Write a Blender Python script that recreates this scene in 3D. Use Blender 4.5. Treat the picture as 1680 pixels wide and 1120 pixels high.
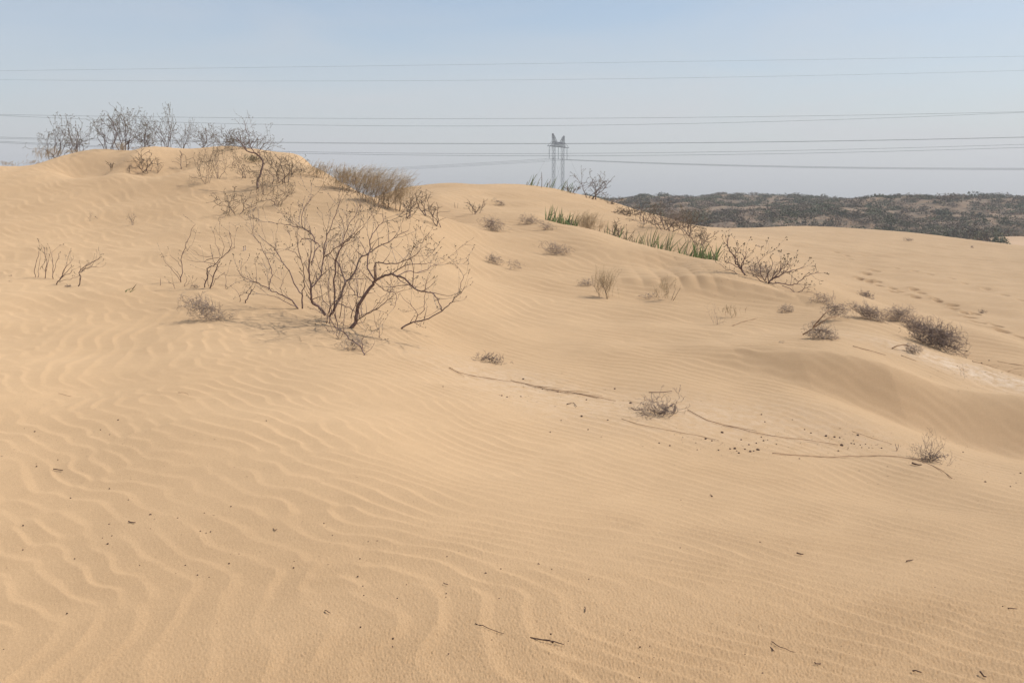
import bpy, math, random
import numpy as np

for o in list(bpy.data.objects):
    bpy.data.objects.remove(o)
SC = bpy.context.scene
COL = SC.collection
PI = math.pi

# ------------------------------------------------------------------ camera
PITCH = math.radians(7.85)
cam_d = bpy.data.cameras.new('camera')
cam_d.sensor_width = 36.0
cam_d.lens = 35.0
cam_d.clip_start = 0.05
cam_d.clip_end = 20000
cam = bpy.data.objects.new('camera', cam_d)
cam.location = (0, 0, 0)
cam.rotation_euler = (PI / 2 - PITCH, 0, 0)
COL.objects.link(cam)
SC.camera = cam

# ------------------------------------------------------------------ sun, sky, exposure
SUN_EL = math.radians(53)
SUN_AZ = math.radians(3)            # angle of the sun from +x towards +y
world = bpy.data.worlds.new('World')
SC.world = world
world.use_nodes = True
wn, wl = world.node_tree.nodes, world.node_tree.links
wn.clear()
wo = wn.new('ShaderNodeOutputWorld')
bg = wn.new('ShaderNodeBackground')
sky = wn.new('ShaderNodeTexSky')
sky.sky_type = 'NISHITA'
sky.sun_disc = False
sky.sun_elevation = SUN_EL
sky.sun_rotation = PI / 2 - SUN_AZ
sky.altitude = 0
sky.air_density = 1.0
sky.dust_density = 1.0
sky.ozone_density = 1.5
hsv = wn.new('ShaderNodeHueSaturation')
hsv.inputs['Saturation'].default_value = 0.88
hsv.inputs['Value'].default_value = 1.0
wl.new(sky.outputs[0], hsv.inputs['Color'])
# high thin haze and faint cirrus veil mixed into the sky
tc = wn.new('ShaderNodeTexCoord')
mp = wn.new('ShaderNodeMapping'); mp.inputs['Scale'].default_value = (1.2, 1.2, 7)
nz = wn.new('ShaderNodeTexNoise'); nz.inputs['Scale'].default_value = 2.2; nz.inputs['Detail'].default_value = 6; nz.inputs['Distortion'].default_value = .6
wl.new(tc.outputs['Generated'], mp.inputs[0]); wl.new(mp.outputs[0], nz.inputs['Vector'])
mr = wn.new('ShaderNodeMapRange'); mr.inputs[1].default_value = .35; mr.inputs[2].default_value = .75; mr.inputs[3].default_value = .22; mr.inputs[4].default_value = .68
wl.new(nz.outputs['Fac'], mr.inputs[0])
mx = wn.new('ShaderNodeMix'); mx.data_type = 'RGBA'
sxz = wn.new('ShaderNodeSeparateXYZ'); wl.new(tc.outputs['Generated'], sxz.inputs[0])
hz = wn.new('ShaderNodeMapRange'); hz.interpolation_type = 'SMOOTHSTEP'
hz.inputs[1].default_value = 0.0; hz.inputs[2].default_value = .20; hz.inputs[3].default_value = .58; hz.inputs[4].default_value = -.20
wl.new(sxz.outputs['Z'], hz.inputs[0])
ad = wn.new('ShaderNodeMath'); ad.operation = 'ADD'; ad.use_clamp = True
wl.new(mr.outputs[0], ad.inputs[0]); wl.new(hz.outputs[0], ad.inputs[1])
wl.new(ad.outputs[0], mx.inputs[0]); wl.new(hsv.outputs[0], mx.inputs[6]); mx.inputs[7].default_value = (4.75, 4.85, 5.05, 1)
wl.new(mx.outputs[2], bg.inputs[0])
bg.inputs[1].default_value = 0.120
wl.new(bg.outputs[0], wo.inputs[0])

sd = bpy.data.lights.new('sun', 'SUN')
sd.energy = 3.8
sd.angle = math.radians(0.6)
sd.color = (1.0, 0.95, 0.87)
sun = bpy.data.objects.new('sun', sd)
sx, sy, sz = math.cos(SUN_EL) * math.cos(SUN_AZ), math.cos(SUN_EL) * math.sin(SUN_AZ), math.sin(SUN_EL)
from mathutils import Vector
sun.rotation_euler = Vector((-sx, -sy, -sz)).to_track_quat('-Z', 'Y').to_euler()
sun.location = (30, 0, 40)
COL.objects.link(sun)

SC.render.engine = 'CYCLES'
SC.view_settings.view_transform = 'Standard'
SC.view_settings.look = 'None'
SC.view_settings.gamma = 1.0
SC.view_settings.exposure = 0.24

HAZE = 0.0009

# ------------------------------------------------------------------ pixel <-> place helpers
F = 35.0 / 36.0 * 1680
cp, sp = math.cos(PITCH), math.sin(PITCH)

def ray(u, v):
    """direction through photograph pixel, scaled so that it moves 1 m forward (y)"""
    xc = (np.asarray(u, float) - 840) / F
    zc = -(np.asarray(v, float) - 560) / F
    y = cp + sp * zc
    z = -sp + cp * zc
    return xc / y, z / y

def P3(u, v, y):
    a, b = ray(u, v)
    return (float(a) * y, y, float(b) * y)

# ------------------------------------------------------------------ the terrain height
# each row: photograph u, v and forward distance of a point on the dunes
CT = [
 # near ground
 (-300,1120,4.4),(0,1120,4.1),(400,1120,3.68),(840,1120,3.4),(1250,1120,3.5),(1680,1120,3.7),(2000,1120,3.9),
 (0,900,5.85),(400,900,5.35),(840,900,5.2),(1250,900,5.7),(1680,900,6.5),(2000,900,7.0),
 (-300,750,7.6),(0,750,7.5),(400,750,7.0),(840,750,7.9),(1200,760,8.7),(1450,780,9.0),(1680,760,10.3),(2050,780,10.3),
 # left slope
 (-300,600,10.7),(0,600,10.5),(200,600,10.5),(-300,500,14.2),(0,500,14.2),(200,500,14.0),(-300,400,19.5),(0,400,19.5),(200,400,19.0),
 (-300,300,25),(0,330,23.5),(200,330,22.8),(0,284,26.8),(100,284,26.3),(-300,262,28.5),(0,274,28.5),(55,271,28.6),(100,258,28.3),
 (200,284,25.2),(300,279,24.8),(150,250,28.2),(215,247,28.2),(300,243,28.6),(370,242,28.6),(440,250,28.2),
 (220,262,26.4),(350,262,26.2),(420,272,25.6),
 (500,262,27.0),(530,282,25.0),(562,300,23.6),(600,320,22.4),(640,338,21.5),
 (400,560,11.5),(400,450,15.5),(400,380,19.0),(400,320,22.5),(500,330,21.5),(500,400,17.8),
 (600,570,11.3),(600,480,14.3),(600,400,17.8),(600,350,20.3),
 # behind the left ridge
 (-300,400,40),(0,360,36),(200,350,36),(350,350,36),(450,345,35),(540,345,33),(600,345,31),
 (0,380,60),(300,380,60),(550,372,55),
 # centre slope and second dune
 (640,660,9.0),(800,580,12.6),(800,500,16),(760,420,19.5),(800,420,20.5),(700,352,23.5),(800,365,25.5),(800,338,30.5),(720,322,31),
 (690,303.5,38),(780,303,38),(870,304,37),(935,317,35.5),(1000,338,33.5),(1050,358,31.5),(1100,375,30),
 (780,318,46),(900,330,45),(1000,350,43),(780,350,60),(950,356,58),
 (870,350,27.5),(900,335,31.5),(960,350,30),
 # ridge with the reeds, falling to the right
 (830,372,24.6),(898,364,25.5),(950,374,25),(1000,389,24.2),(1060,404,23),(1110,416,22),(1180,433,20.8),(1250,463,19.3),(1330,503,18.2),(1420,531,16.9),
 (1500,562,15.7),(1560,602,14.4),(1600,616,14.2),(1200,378,66),(1330,380,66),(1420,384,66),
 (960,372,28),(1040,392,27),(1120,404,26),(1155,390,31),(1200,396,34),(1240,404,37),
 (1180,418,26),(1250,432,27),
 # valley beyond the ridge
 (1330,472,24),(1420,500,23.5),(1520,520,22.5),(1600,552,19.5),(1680,560,22),(1680,612,17),(1800,600,18),(2050,640,16),
 (1300,440,38),(1300,420,46),(1450,500,30),(1500,450,41),(1680,500,32),(1680,450,44),(2050,500,33),
 (1240,403,50),(1300,406,52),(1400,408,54),(1500,410,56),(1680,412,60),(2050,425,60),
 (1150,392,48),(1230,388,55),
 (1160,373,72),(1300,374,76),(1400,376,74),(1500,382,71),(1600,394,69),(1680,403,67),(2050,440,66),
 (1000,360,74),(1000,372,52),
 # slope in the middle
 (960,560,13.8),(1000,500,17),(1000,463,19),(1000,440,20.5),(1100,440,20.6),(1150,520,16.2),(1240,510,16.8),(1240,480,18.4),
 (1200,570,13.6),(1200,640,11.3),(1330,560,14.4),(1320,640,11.6),(1330,530,15.8),(1450,600,13.6),(1450,690,11.0),(1450,655,12.2),
 (1680,724,12),(2050,732,12),(1550,706,12),
 (900,650,10.6),(1075,680,10.1),(1200,710,9.8),(1050,610,12.0),(900,600,12.2),
]
# far points behind crests: the floor that the dunes stand on
def floor_pts():
    out = []
    for u in (-300, 0, 300, 600, 900, 1200, 1500, 1800, 2050):
        for y in (88, 110):
            a, b = ray(u, 400)
            out.append((float(a) * y, y, -4.5))
    return out
# hidden hollows just behind the crests: u, forward distance, height
HID = [(120,26.6,.66),(170,26.2,.68),(230,26.0,.70),(300,25.8,.74),(950,26.6,-.85),(1000,26,-1.15),(1060,24.8,-1.35),(1120,24,-1.55),(1180,22.6,-1.75),(1250,21,-2.1),(1330,20,-2.4),(1420,18.6,-2.6),(1500,17.3,-2.75),(1560,16,-2.85),
       (530,28.5,.25),(562,27,-.05),(600,25.8,-.3),(640,24.6,-.35)]
_pts = [P3(*c) for c in CT] + floor_pts() + [(float(ray(a, 400)[0]) * b, b, c) for a, b, c in HID]
_pts = np.array(_pts)

def qmap(x, y):
    r = np.hypot(x, y)
    th = np.arctan2(x, y)
    tq = 0.9 * np.tanh(th / 0.9)
    return tq * 1.7, np.log(np.maximum(r, 2.6))
_qx, _qy = qmap(_pts[:, 0], _pts[:, 1])

def _tps_fit(reg=1e-5):
    n = len(_qx)
    d2 = (_qx[:, None] - _qx[None]) ** 2 + (_qy[:, None] - _qy[None]) ** 2
    K = 0.5 * d2 * np.log(d2 + 1e-12) + reg * np.eye(n)
    Pm = np.c_[np.ones(n), _qx, _qy]
    A = np.zeros((n + 3, n + 3))
    A[:n, :n] = K; A[:n, n:] = Pm; A[n:, :n] = Pm.T
    return np.linalg.solve(A, np.r_[_pts[:, 2], 0, 0, 0])
_w = _tps_fit()

def tps(x, y):
    shp = np.shape(x)
    qx, qy = qmap(np.ravel(x), np.ravel(y))
    out = np.empty(len(qx))
    for i in range(0, len(qx), 60000):
        a, b = qx[i:i + 60000], qy[i:i + 60000]
        d2 = ((a[:, None] - _qx[None]) ** 2 + (b[:, None] - _qy[None]) ** 2).astype(np.float32)
        k = 0.5 * d2 * np.log(d2 + 1e-12)
        out[i:i + 60000] = k @ _w[:-3].astype(np.float32) + _w[-3] + _w[-2] * a + _w[-1] * b
    return out.reshape(shp)

def sstep(a, b, x):
    t = np.clip((x - a) / (b - a), 0, 1)
    return t * t * (3 - 2 * t)

class Waves:
    """a sum of random plane waves: smooth noise with a chosen spectrum"""
    def __init__(s, seed, n, lam, lamsp=0.5, ang=None, angsp=PI):
        r = np.random.RandomState(seed)
        L = lam * np.exp(r.uniform(-lamsp, lamsp, n))
        A = (0 if ang is None else ang) + (r.uniform(-angsp, angsp, n) if ang is None else r.normal(0, angsp, n))
        s.kx = (2 * PI / L * np.cos(A)).astype(np.float32)
        s.ky = (2 * PI / L * np.sin(A)).astype(np.float32)
        s.ph = r.uniform(0, 2 * PI, n).astype(np.float32)
        s.n = n
    def real(s, x, y):
        o = np.zeros_like(x, dtype=np.float32)
        for a, b, c in zip(s.kx, s.ky, s.ph):
            o += np.cos(a * x + b * y + c)
        return o / math.sqrt(s.n / 2)
    def cplx(s, x, y):
        o = np.zeros(x.shape, dtype=np.complex64)
        for a, b, c in zip(s.kx, s.ky, s.ph):
            t = a * x + b * y + c
            o.real += np.cos(t); o.imag += np.sin(t)
        return o / math.sqrt(s.n)

def scarp(x, y, xs, ytop, ybot, drop, back, flute=0.0, soft=0.0):
    """a little slip face that looks towards -y: lip at ytop(x), foot at ybot(x)"""
    yt = np.interp(x, xs, ytop); yb = np.interp(x, xs, ybot); dr = np.interp(x, xs, drop)
    if flute:
        w = np.abs(np.sin(x * PI / 0.34 + 0.8 * np.sin(x * 1.7)))
        w = 1 - (1 - w) * (.55 + .45 * np.sin(x * 2.3 + 1.0)); yt = yt + flute * (0.7 - w)
        dr = dr * (0.85 + 0.25 * w)
    t = np.clip((y - yb) / np.maximum(yt - yb, 0.05), 0, 1)
    face = t * t * (3 - 2 * t) if soft else t ** 1.25
    bk = np.exp(-np.maximum(y - yt, 0) / back)
    return dr * face * bk

W_MID = Waves(3, 14, 2.2, 0.5)
W_MID2 = Waves(4, 14, 0.8, 0.4)
FOOT = []

def dune_z(x, y):
    """terrain without ripples"""
    x = np.asarray(x, float); y = np.asarray(y, float)
    r = np.hypot(x, y); th = np.abs(np.arctan2(x, y))
    z = tps(x, y)
    z = z + (-1.75 - z) * sstep(1.1, 2.4, th)
    z = z + (-1.66 - z) * (1 - sstep(0.6, 3.0, r))
    # slip face on the right
    z = z + scarp(x, y, [1.6, 2.9, 3.6, 4.6, 6.1, 9, 14], [13.9, 13.0, 12.5, 12.1, 11.9, 11.8, 12], [13.2, 12.2, 11.6, 11.1, 10.6, 10.4, 10.4],
                  [0, .10, .26, .48, .60, .58, .2], 2.0, soft=1)
    # small fluted slip face half-way up the slope
    z = z + scarp(x, y, [1.0, 2.3, 3.4, 4.4, 5.4, 6.2], [19.4, 18.9, 18.6, 18.1, 17.4, 16.9], [18.7, 18.15, 17.8, 17.3, 16.8, 16.4],
                  [0, .13, .17, .17, .13, 0], 1.8, flute=0.10)
    fade = sstep(3, 8, r) * (1 - sstep(60, 85, r))
    z = z + fade * 0.018 * W_MID.real(x.astype(np.float32), y.astype(np.float32)) * np.clip(r / 12, .5, 1.0)
    return z

W_H1 = Waves(21, 16, 70, 0.5); W_H2 = Waves(22, 16, 22, 0.4); W_H3 = Waves(23, 16, 8, 0.4)
def hill_z(x, y):
    x32, y32 = x.astype(np.float32), y.astype(np.float32)
    r = np.hypot(x, y)
    z = -4.4 + 5.3 * sstep(115, 265, r)
    z = z + (0.5 * W_H1.real(x32, y32) + 0.35 * W_H2.real(x32, y32) + 0.13 * W_H3.real(x32, y32)) * sstep(100, 150, r)
    z = z - 5.0 * sstep(290, 420, r)
    # the low blue ridge behind
    ux = x / np.maximum(y, 1) * F + 840
    z = z + np.where(y > 0, 1, 0) * 7.6 * np.exp(-((r - 800) / 90) ** 2) * np.exp(-((ux - 1492) / 42) ** 4) 
    z = z + 1.0 * sstep(1200, 3000, r)
    # open sandy flat on the right
    return z

_cache = {}
def ground(x, y):
    """height for placing things (scalar)"""
    r = math.hypot(x, y)
    a = np.array([x], float); b = np.array([y], float)
    if r < 86:
        return float(dune_z(a, b)[0])
    return float(blend_far(a, b)[0])

def blend_far(x, y):
    r = np.hypot(x, y)
    zh = hill_z(x, y)
    zd = dune_z(x, y)
    t = sstep(86, 104, r)
    return zd * (1 - t) + zh * t

# table of ground heights on a fine polar grid so that rays can be marched quickly
def at(u, v, ymin=2.6, ymax=84):
    """first point of the dunes hit by the ray through photograph pixel (u, v)"""
    a, b = ray(u, v)
    ys = np.exp(np.linspace(math.log(ymin), math.log(ymax), 420))
    d = b * ys - dune_z(a * ys, ys)
    k = np.where(d <= 0)[0]
    if len(k) == 0:
        return None
    i = k[0]
    if i == 0:
        y = ys[0]
    else:
        y = ys[i - 1] + (ys[i] - ys[i - 1]) * d[i - 1] / (d[i - 1] - d[i])
    x = float(a * y)
    return Vector((x, float(y), float(dune_z(np.array([x]), np.array([y]))[0])))

def base_at(u, v, y=None):
    if y is None:
        p = at(u, v)
        if p is None or p.y > 60:
            for dv in range(1, 14):
                p = at(u, v + dv)
                if p is not None and p.y < 60: break
        return p
    a, _ = ray(u, v)
    x = float(a) * y
    return Vector((x, y, ground(x, y)))

# ------------------------------------------------------------------ ripples
WR = [  # ang of the wave vector, wavelength, spread
    Waves(31, 18, .178, .08, math.radians(44), math.radians(9)),
    Waves(32, 20, .160, .05, math.radians(58), math.radians(5)),
    Waves(33, 20, .168, .05, math.radians(48), math.radians(5)),
    Waves(34, 20, .290, .07, math.radians(46), math.radians(7)),
    Waves(35, 18, .235, .08, math.radians(12), math.radians(10)),
]
W_W1 = Waves(41, 10, 1.5, .4); W_W2 = Waves(42, 10, 1.5, .4); W_A = Waves(43, 12, 1.6, .5); W_A2 = Waves(44, 10, 5.0, .4)
W_W3 = Waves(45, 10, .55, .3); W_W4 = Waves(46, 10, .55, .3)

def ripples(x, y):
    x = x.astype(np.float32); y = y.astype(np.float32)
    r = np.hypot(x, y); th = np.arctan2(x, y)
    ux = x / np.maximum(y, .3)
    # weights
    far = sstep(11, 16, r)
    left = 1 - sstep(-.28, .05, ux + 0.10 * (5.0 - r) * (r < 5.0) * -1 + .03 * W_A2.real(x, y))
    near = 1 - sstep(4.2, 6.0, r)
    l0 = np.clip(left + near * (1 - sstep(-.05, .35, ux)), 0, 1)
    right = sstep(.12, .40, ux)
    zz = .30 * W_W1.real(x * .8, y * .8) + .25 * W_A2.real(x, y)
    bot = (1 - sstep(3.9, 5.4, r + .9 * ux + .5 * zz)) * (1 - sstep(-.2, .25, ux))
    mid = np.exp(-((ux + .40) / .13) ** 2 - ((r - 12.0) / 2.2) ** 2)
    ws = np.clip(bot * 1.5 + mid * 1.1 + l0 * np.clip(zz * 1.0 - .3, 0, .5), 0, 1)
    w0 = l0 * (1 - far * .6)
    w2 = right * (1 - l0) * (1 - far)
    w3 = far * (1 - .4 * l0)
    w1 = np.clip(1 - w0 - w2 - w3, 0, 1)
    w0, w1, w2, w3 = (w * (1 - ws) for w in (w0, w1, w2, w3))
    dx = .045 * W_W1.real(x, y) + .012 * W_W3.real(x, y); dy = .045 * W_W2.real(x, y) + .012 * W_W4.real(x, y)
    s = np.zeros(x.shape, np.complex64)
    amp = np.zeros(x.shape, np.float32)
    for W, w, a in zip(WR, (w0, w1, w2, w3, ws), (.0102, .0115, .0130, .0155, .0122)):
        s += W.cplx(x + dx, y + dy) * w
        amp += w * a
    m = np.abs(s)
    ph = np.angle(s)
    t = np.mod(ph, 2 * PI) / (2 * PI)
    prof = np.where(t < .30, (1 - t / .30) ** 1.25, ((t - .30) / .70) ** 1.45) - .42
    mod = np.clip(m * 1.5, 0, 1) ** .7
    a2 = np.clip(.85 + .28 * W_A.real(x, y), .25, 1.4)
    h = amp * prof * mod * a2
    # no ripples on the slip face on the right, in the rubbly trough, or very far off
    yt = np.interp(x, [2.5, 3.6, 4.6, 6.1, 9], [13.4, 12.6, 12.1, 11.9, 11.8]); yb = yt - 1.5
    face = sstep(3.0, 4.6, x) * sstep(yb - .5, yb + .2, y) * (1 - sstep(yt + .6, yt + 1.8, y))
    tr = sstep(.3, 1.5, x) * np.exp(-((y - (10.25 - .0 * x)) / .75) ** 2) * (1 - sstep(5, 8, x))
    tr2 = sstep(-1.2, 0, x) * (1 - sstep(.3, 2.0, x)) * np.exp(-((y - 11.1 + .35 * x) / .6) ** 2)
    h *= (1 - .30 * face) * (1 - .55 * tr) * (1 - .5 * tr2)
    knob = np.exp(-((x - 3.0) / 1.1) ** 2 - ((y - 13.0) / .45) ** 2)
    h *= 1 + 2.0 * knob
    h *= 1 - .8 * sstep(50, 80, r)
    return h

# footprints: chains of dents across the valley, given as photograph pixels
FP = [(1422,449),(1410,457),(1437,445),(1465,473),(1440,462),(1442,469),(1427,462),(1478,479),(1440,468),(1467,479),
      (1500,475),(1512,481),(1502,487),(1533,489),(1538,493),(1563,501),(1566,507),(1585,513),(1600,514),(1592,521),(1604,529),
      (1635,534),(1645,543),(1678,553),(1372,414),(1388,419),(1420,420),(1395,425),(1472,440),(1500,444),(1526,450),(1562,457),(1583,465),(1617,473),(1648,484),(1676,492)]

def dents(x, y, z):
    out = np.zeros_like(x)
    for i, (u, v) in enumerate(FP):
        p = at(u, v)
        if p is None: continue
        rr = random.Random(i)
        lx = .09 + .05 * rr.random(); ly = .17 + .08 * rr.random()
        if i < 24: dp = .15
        else: dp = .06
        dx = (x - p.x) / lx; dy = (y - p.y) / ly
        q = dx * dx + dy * dy
        mk = q < 16
        out[mk] += -dp * np.exp(-q[mk] ** 2 * .6) + .35 * dp * np.exp(-((dx[mk] * 1 + 0) ** 2 + (dy[mk] - 1.7) ** 2))
    return out

# ------------------------------------------------------------------ node material helpers
def mat(name, col=(.5, .5, .5), rough=.9):
    m = bpy.data.materials.new(name)
    m.use_nodes = True
    b = m.node_tree.nodes['Principled BSDF']
    b.inputs['Base Color'].default_value = (*col, 1)
    b.inputs['Roughness'].default_value = rough
    b.inputs['Specular IOR Level'].default_value = .2
    return m, m.node_tree.nodes, m.node_tree.links, b

def noise(n, l, scale, detail=4, rough=.55, vec=None):
    t = n.new('ShaderNodeTexNoise')
    t.inputs['Scale'].default_value = scale
    t.inputs['Detail'].default_value = detail
    t.inputs['Roughness'].default_value = rough
    if vec is not None: l.new(vec, t.inputs['Vector'])
    return t.outputs['Fac']

def ramp(n, l, fac, stops):
    r = n.new('ShaderNodeValToRGB')
    e = r.color_ramp.elements
    while len(e) < len(stops): e.new(.5)
    for k, (p, c) in enumerate(stops):
        e[k].position = p
        e[k].color = (*c, 1) if len(c) == 3 else c
    l.new(fac, r.inputs[0])
    return r.outputs[0]

def mixc(n, l, fac, a, b, mode='MIX'):
    m = n.new('ShaderNodeMix')
    m.data_type = 'RGBA'; m.blend_type = mode
    for s, k in ((fac, 0), (a, 6), (b, 7)):
        if isinstance(s, (int, float)): m.inputs[k].default_value = s
        elif isinstance(s, tuple): m.inputs[k].default_value = (*s, 1)
        else: l.new(s, m.inputs[k])
    return m.outputs[2]

def sand_material():
    m, n, l, b = mat('sand', rough=1.0)
    b.inputs['Specular IOR Level'].default_value = .1
    b.inputs['Diffuse Roughness'].default_value = .6
    geo = n.new('ShaderNodeNewGeometry').outputs['Position']
    big = noise(n, l, .22, 3, .5, geo)
    c = ramp(n, l, big, [(.3, (.495, .337, .193)), (.7, (.550, .381, .223))])
    mid = noise(n, l, 3.0, 5, .6, geo)
    c = mixc(n, l, .5, c, ramp(n, l, mid, [(.3, (.93, .93, .93)), (.7, (1.06, 1.06, 1.06))]), 'MULTIPLY')
    g1 = noise(n, l, 420, 2, .6, geo)
    c = mixc(n, l, 1.0, c, ramp(n, l, g1, [(.25, (.72, .70, .68)), (.5, (1, 1, 1)), (.78, (1.22, 1.22, 1.24))]), 'MULTIPLY')
    g2 = noise(n, l, 110, 3, .7, geo)
    c = mixc(n, l, 1.0, c, ramp(n, l, g2, [(.3, (.88, .87, .86)), (.7, (1.1, 1.1, 1.1))]), 'MULTIPLY')
    # specks: sparse dark grains
    vo = n.new('ShaderNodeTexVoronoi'); vo.inputs['Scale'].default_value = 38
    l.new(geo, vo.inputs['Vector'])
    sp_ = ramp(n, l, vo.outputs['Distance'], [(.05, (1, 1, 1)), (.085, (0, 0, 0))])
    sel = ramp(n, l, noise(n, l, 1.1, 3, .6, geo), [(.5, (0, 0, 0)), (.66, (.55, .55, .55))])
    c = mixc(n, l, mixc(n, l, 1.0, sp_, sel, 'MULTIPLY'), c, (.16, .10, .06))
    # pale crust and coarse litter sand, kept as a point attribute on the mesh
    at_ = n.new('ShaderNodeAttribute'); at_.attribute_name = 'crust'
    cr = noise(n, l, 9, 6, .7, geo)
    mm = n.new('ShaderNodeMath'); mm.operation = 'MULTIPLY'
    l.new(at_.outputs['Fac'], mm.inputs[0]); l.new(ramp(n, l, cr, [(.38, (0, 0, 0)), (.62, (1, 1, 1))]), mm.inputs[1])
    c = mixc(n, l, mm.outputs[0], c, (.66, .52, .38))
    at2 = n.new('ShaderNodeAttribute'); at2.attribute_name = 'near_dim'  # light falloff near the camera, put into the sand colour
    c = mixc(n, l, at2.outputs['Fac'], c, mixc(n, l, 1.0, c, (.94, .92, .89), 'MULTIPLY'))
    l.new(c, b.inputs['Base Color'])
    bp = n.new('ShaderNodeBump'); bp.inputs['Strength'].default_value = .25; bp.inputs['Distance'].default_value = .003
    l.new(noise(n, l, 260, 3, .7, geo), bp.inputs['Height'])
    bp2 = n.new('ShaderNodeBump'); bp2.inputs['Strength'].default_value = .22; bp2.inputs['Distance'].default_value = .009
    l.new(noise(n, l, 16, 5, .55, geo), bp2.inputs['Height']); l.new(bp.outputs[0], bp2.inputs['Normal'])
    l.new(bp2.outputs[0], b.inputs['Normal'])
    return m

def hill_material():
    m, n, l, b = mat('hill_soil', rough=1.0)
    geo = n.new('ShaderNodeNewGeometry').outputs['Position']
    c = ramp(n, l, noise(n, l, .045, 5, .6, geo), [(.35, (.20, .135, .085)), (.6, (.27, .185, .12)), (.78, (.36, .25, .165))])
    d = noise(n, l, .6, 6, .7, geo)
    c = mixc(n, l, ramp(n, l, d, [(.42, (0, 0, 0)), (.58, (1, 1, 1))]), c, (.13, .10, .07))
    at_ = n.new('ShaderNodeAttribute'); at_.attribute_name = 'bare'
    c = mixc(n, l, at_.outputs['Fac'], c, (.50, .34, .21))
    l.new(c, b.inputs['Base Color'])
    return m

def sheet(name, R, TH, Z, m, attrs):
    """polar sheet of ground: R radii, TH angles (closed ring)"""
    nr, nt = len(R), len(TH)
    X = (R[:, None] * np.sin(TH)[None]); Y = (R[:, None] * np.cos(TH)[None])
    co = np.stack([X, Y, Z], -1).reshape(-1, 3).astype(np.float32)
    i = np.arange(nr - 1)[:, None] * nt; j = np.arange(nt)[None]; jn = (j + 1) % nt
    a = i + j; b_ = i + jn
    faces = np.stack([a, b_, b_ + nt, a + nt], -1).reshape(-1, 4)[:, ::-1]
    nf = len(faces)
    me = bpy.data.meshes.new(name)
    me.vertices.add(len(co)); me.vertices.foreach_set('co', co.ravel())
    me.loops.add(nf * 4); me.loops.foreach_set('vertex_index', faces.ravel().astype(np.int32))
    me.polygons.add(nf); me.polygons.foreach_set('loop_start', (np.arange(nf) * 4).astype(np.int32))
    me.update(calc_edges=True)
    me.polygons.foreach_set('use_smooth', np.ones(nf, bool))
    for k, A in attrs.items():
        at_ = me.attributes.new(k, 'FLOAT', 'POINT'); at_.data.foreach_set('value', A.ravel().astype(np.float32))
    me.materials.append(m)
    me.validate()
    o = bpy.data.objects.new(name, me); COL.objects.link(o); o['kind'] = 'structure'
    return o

def build_ground():
    D = math.radians
    th = np.concatenate([np.arange(-180, -34, 1.5), np.arange(-34, 34, .055), np.arange(34, 180, 1.5)])
    TH = np.radians(th)
    R = np.concatenate([np.linspace(.02, 2.2, 40)[:-1], np.exp(np.arange(math.log(2.2), math.log(60), .00285)), np.exp(np.arange(math.log(60.05), math.log(90), .008))])
    X = (R[:, None] * np.sin(TH)[None]); Y = (R[:, None] * np.cos(TH)[None])
    # dune_z on a grid
    Z = dune_z(X, Y)
    rr = np.hypot(X, Y)
    Z = Z + ripples(X, Y) * sstep(1.0, 2.5, rr)
    Z = Z + dents(X, Y, Z)
    t = sstep(86, 104, rr)
    Z = Z * (1 - t) + hill_z(X, Y) * t
    # crust patch on the right and the coarse trough floor
    p = at(1620, 617); q = at(1500, 600)
    cr = 1.1 * np.exp(-((X - p.x) / 1.3) ** 2 - ((Y - p.y + .35 * (X - p.x)) / .45) ** 2)
    cr += .9 * np.exp(-((X - p.x - 2) / 1.6) ** 2 - ((Y - p.y + .8) / .5) ** 2)
    cr += .35 * np.exp(-((X - 2.0) / 2.2) ** 2 - ((Y - 10.2) / .8) ** 2) + .35 * np.exp(-((X + .1) / 1.0) ** 2 - ((Y - 11.2 + .3 * X) / .6) ** 2)
    # sand colour darkened and browned towards the camera, standing in for duller foreground light
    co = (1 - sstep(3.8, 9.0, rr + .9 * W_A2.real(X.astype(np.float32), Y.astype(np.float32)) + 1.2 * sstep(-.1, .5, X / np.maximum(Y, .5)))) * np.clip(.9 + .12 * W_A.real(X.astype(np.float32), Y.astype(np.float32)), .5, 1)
    sheet('sand', R, TH, Z, sand_material(), {'crust': np.clip(cr, 0, 1), 'near_dim': co})
    th2 = np.concatenate([np.arange(-180, -32, 2.0), np.arange(-32, 32, .12), np.arange(32, 180, 2.0)])
    TH2 = np.radians(th2)
    R2 = np.concatenate([np.exp(np.arange(math.log(89.0), math.log(430), .006)), np.exp(np.linspace(math.log(432), math.log(9000), 90))])
    X = (R2[:, None] * np.sin(TH2)[None]); Y = (R2[:, None] * np.cos(TH2)[None])
    Z = np.where(np.hypot(X, Y) < 104, blend_far(X, Y), hill_z(X, Y)) - .02 * (np.hypot(X, Y) < 90.5)
    ux = X / np.maximum(Y, 1) * F + 840
    bare = sstep(1560, 1640, ux) * (1 - sstep(115, 150, np.hypot(X, Y)))
    sheet('hills', R2, TH2, Z, hill_material(), {'bare': bare})

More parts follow.
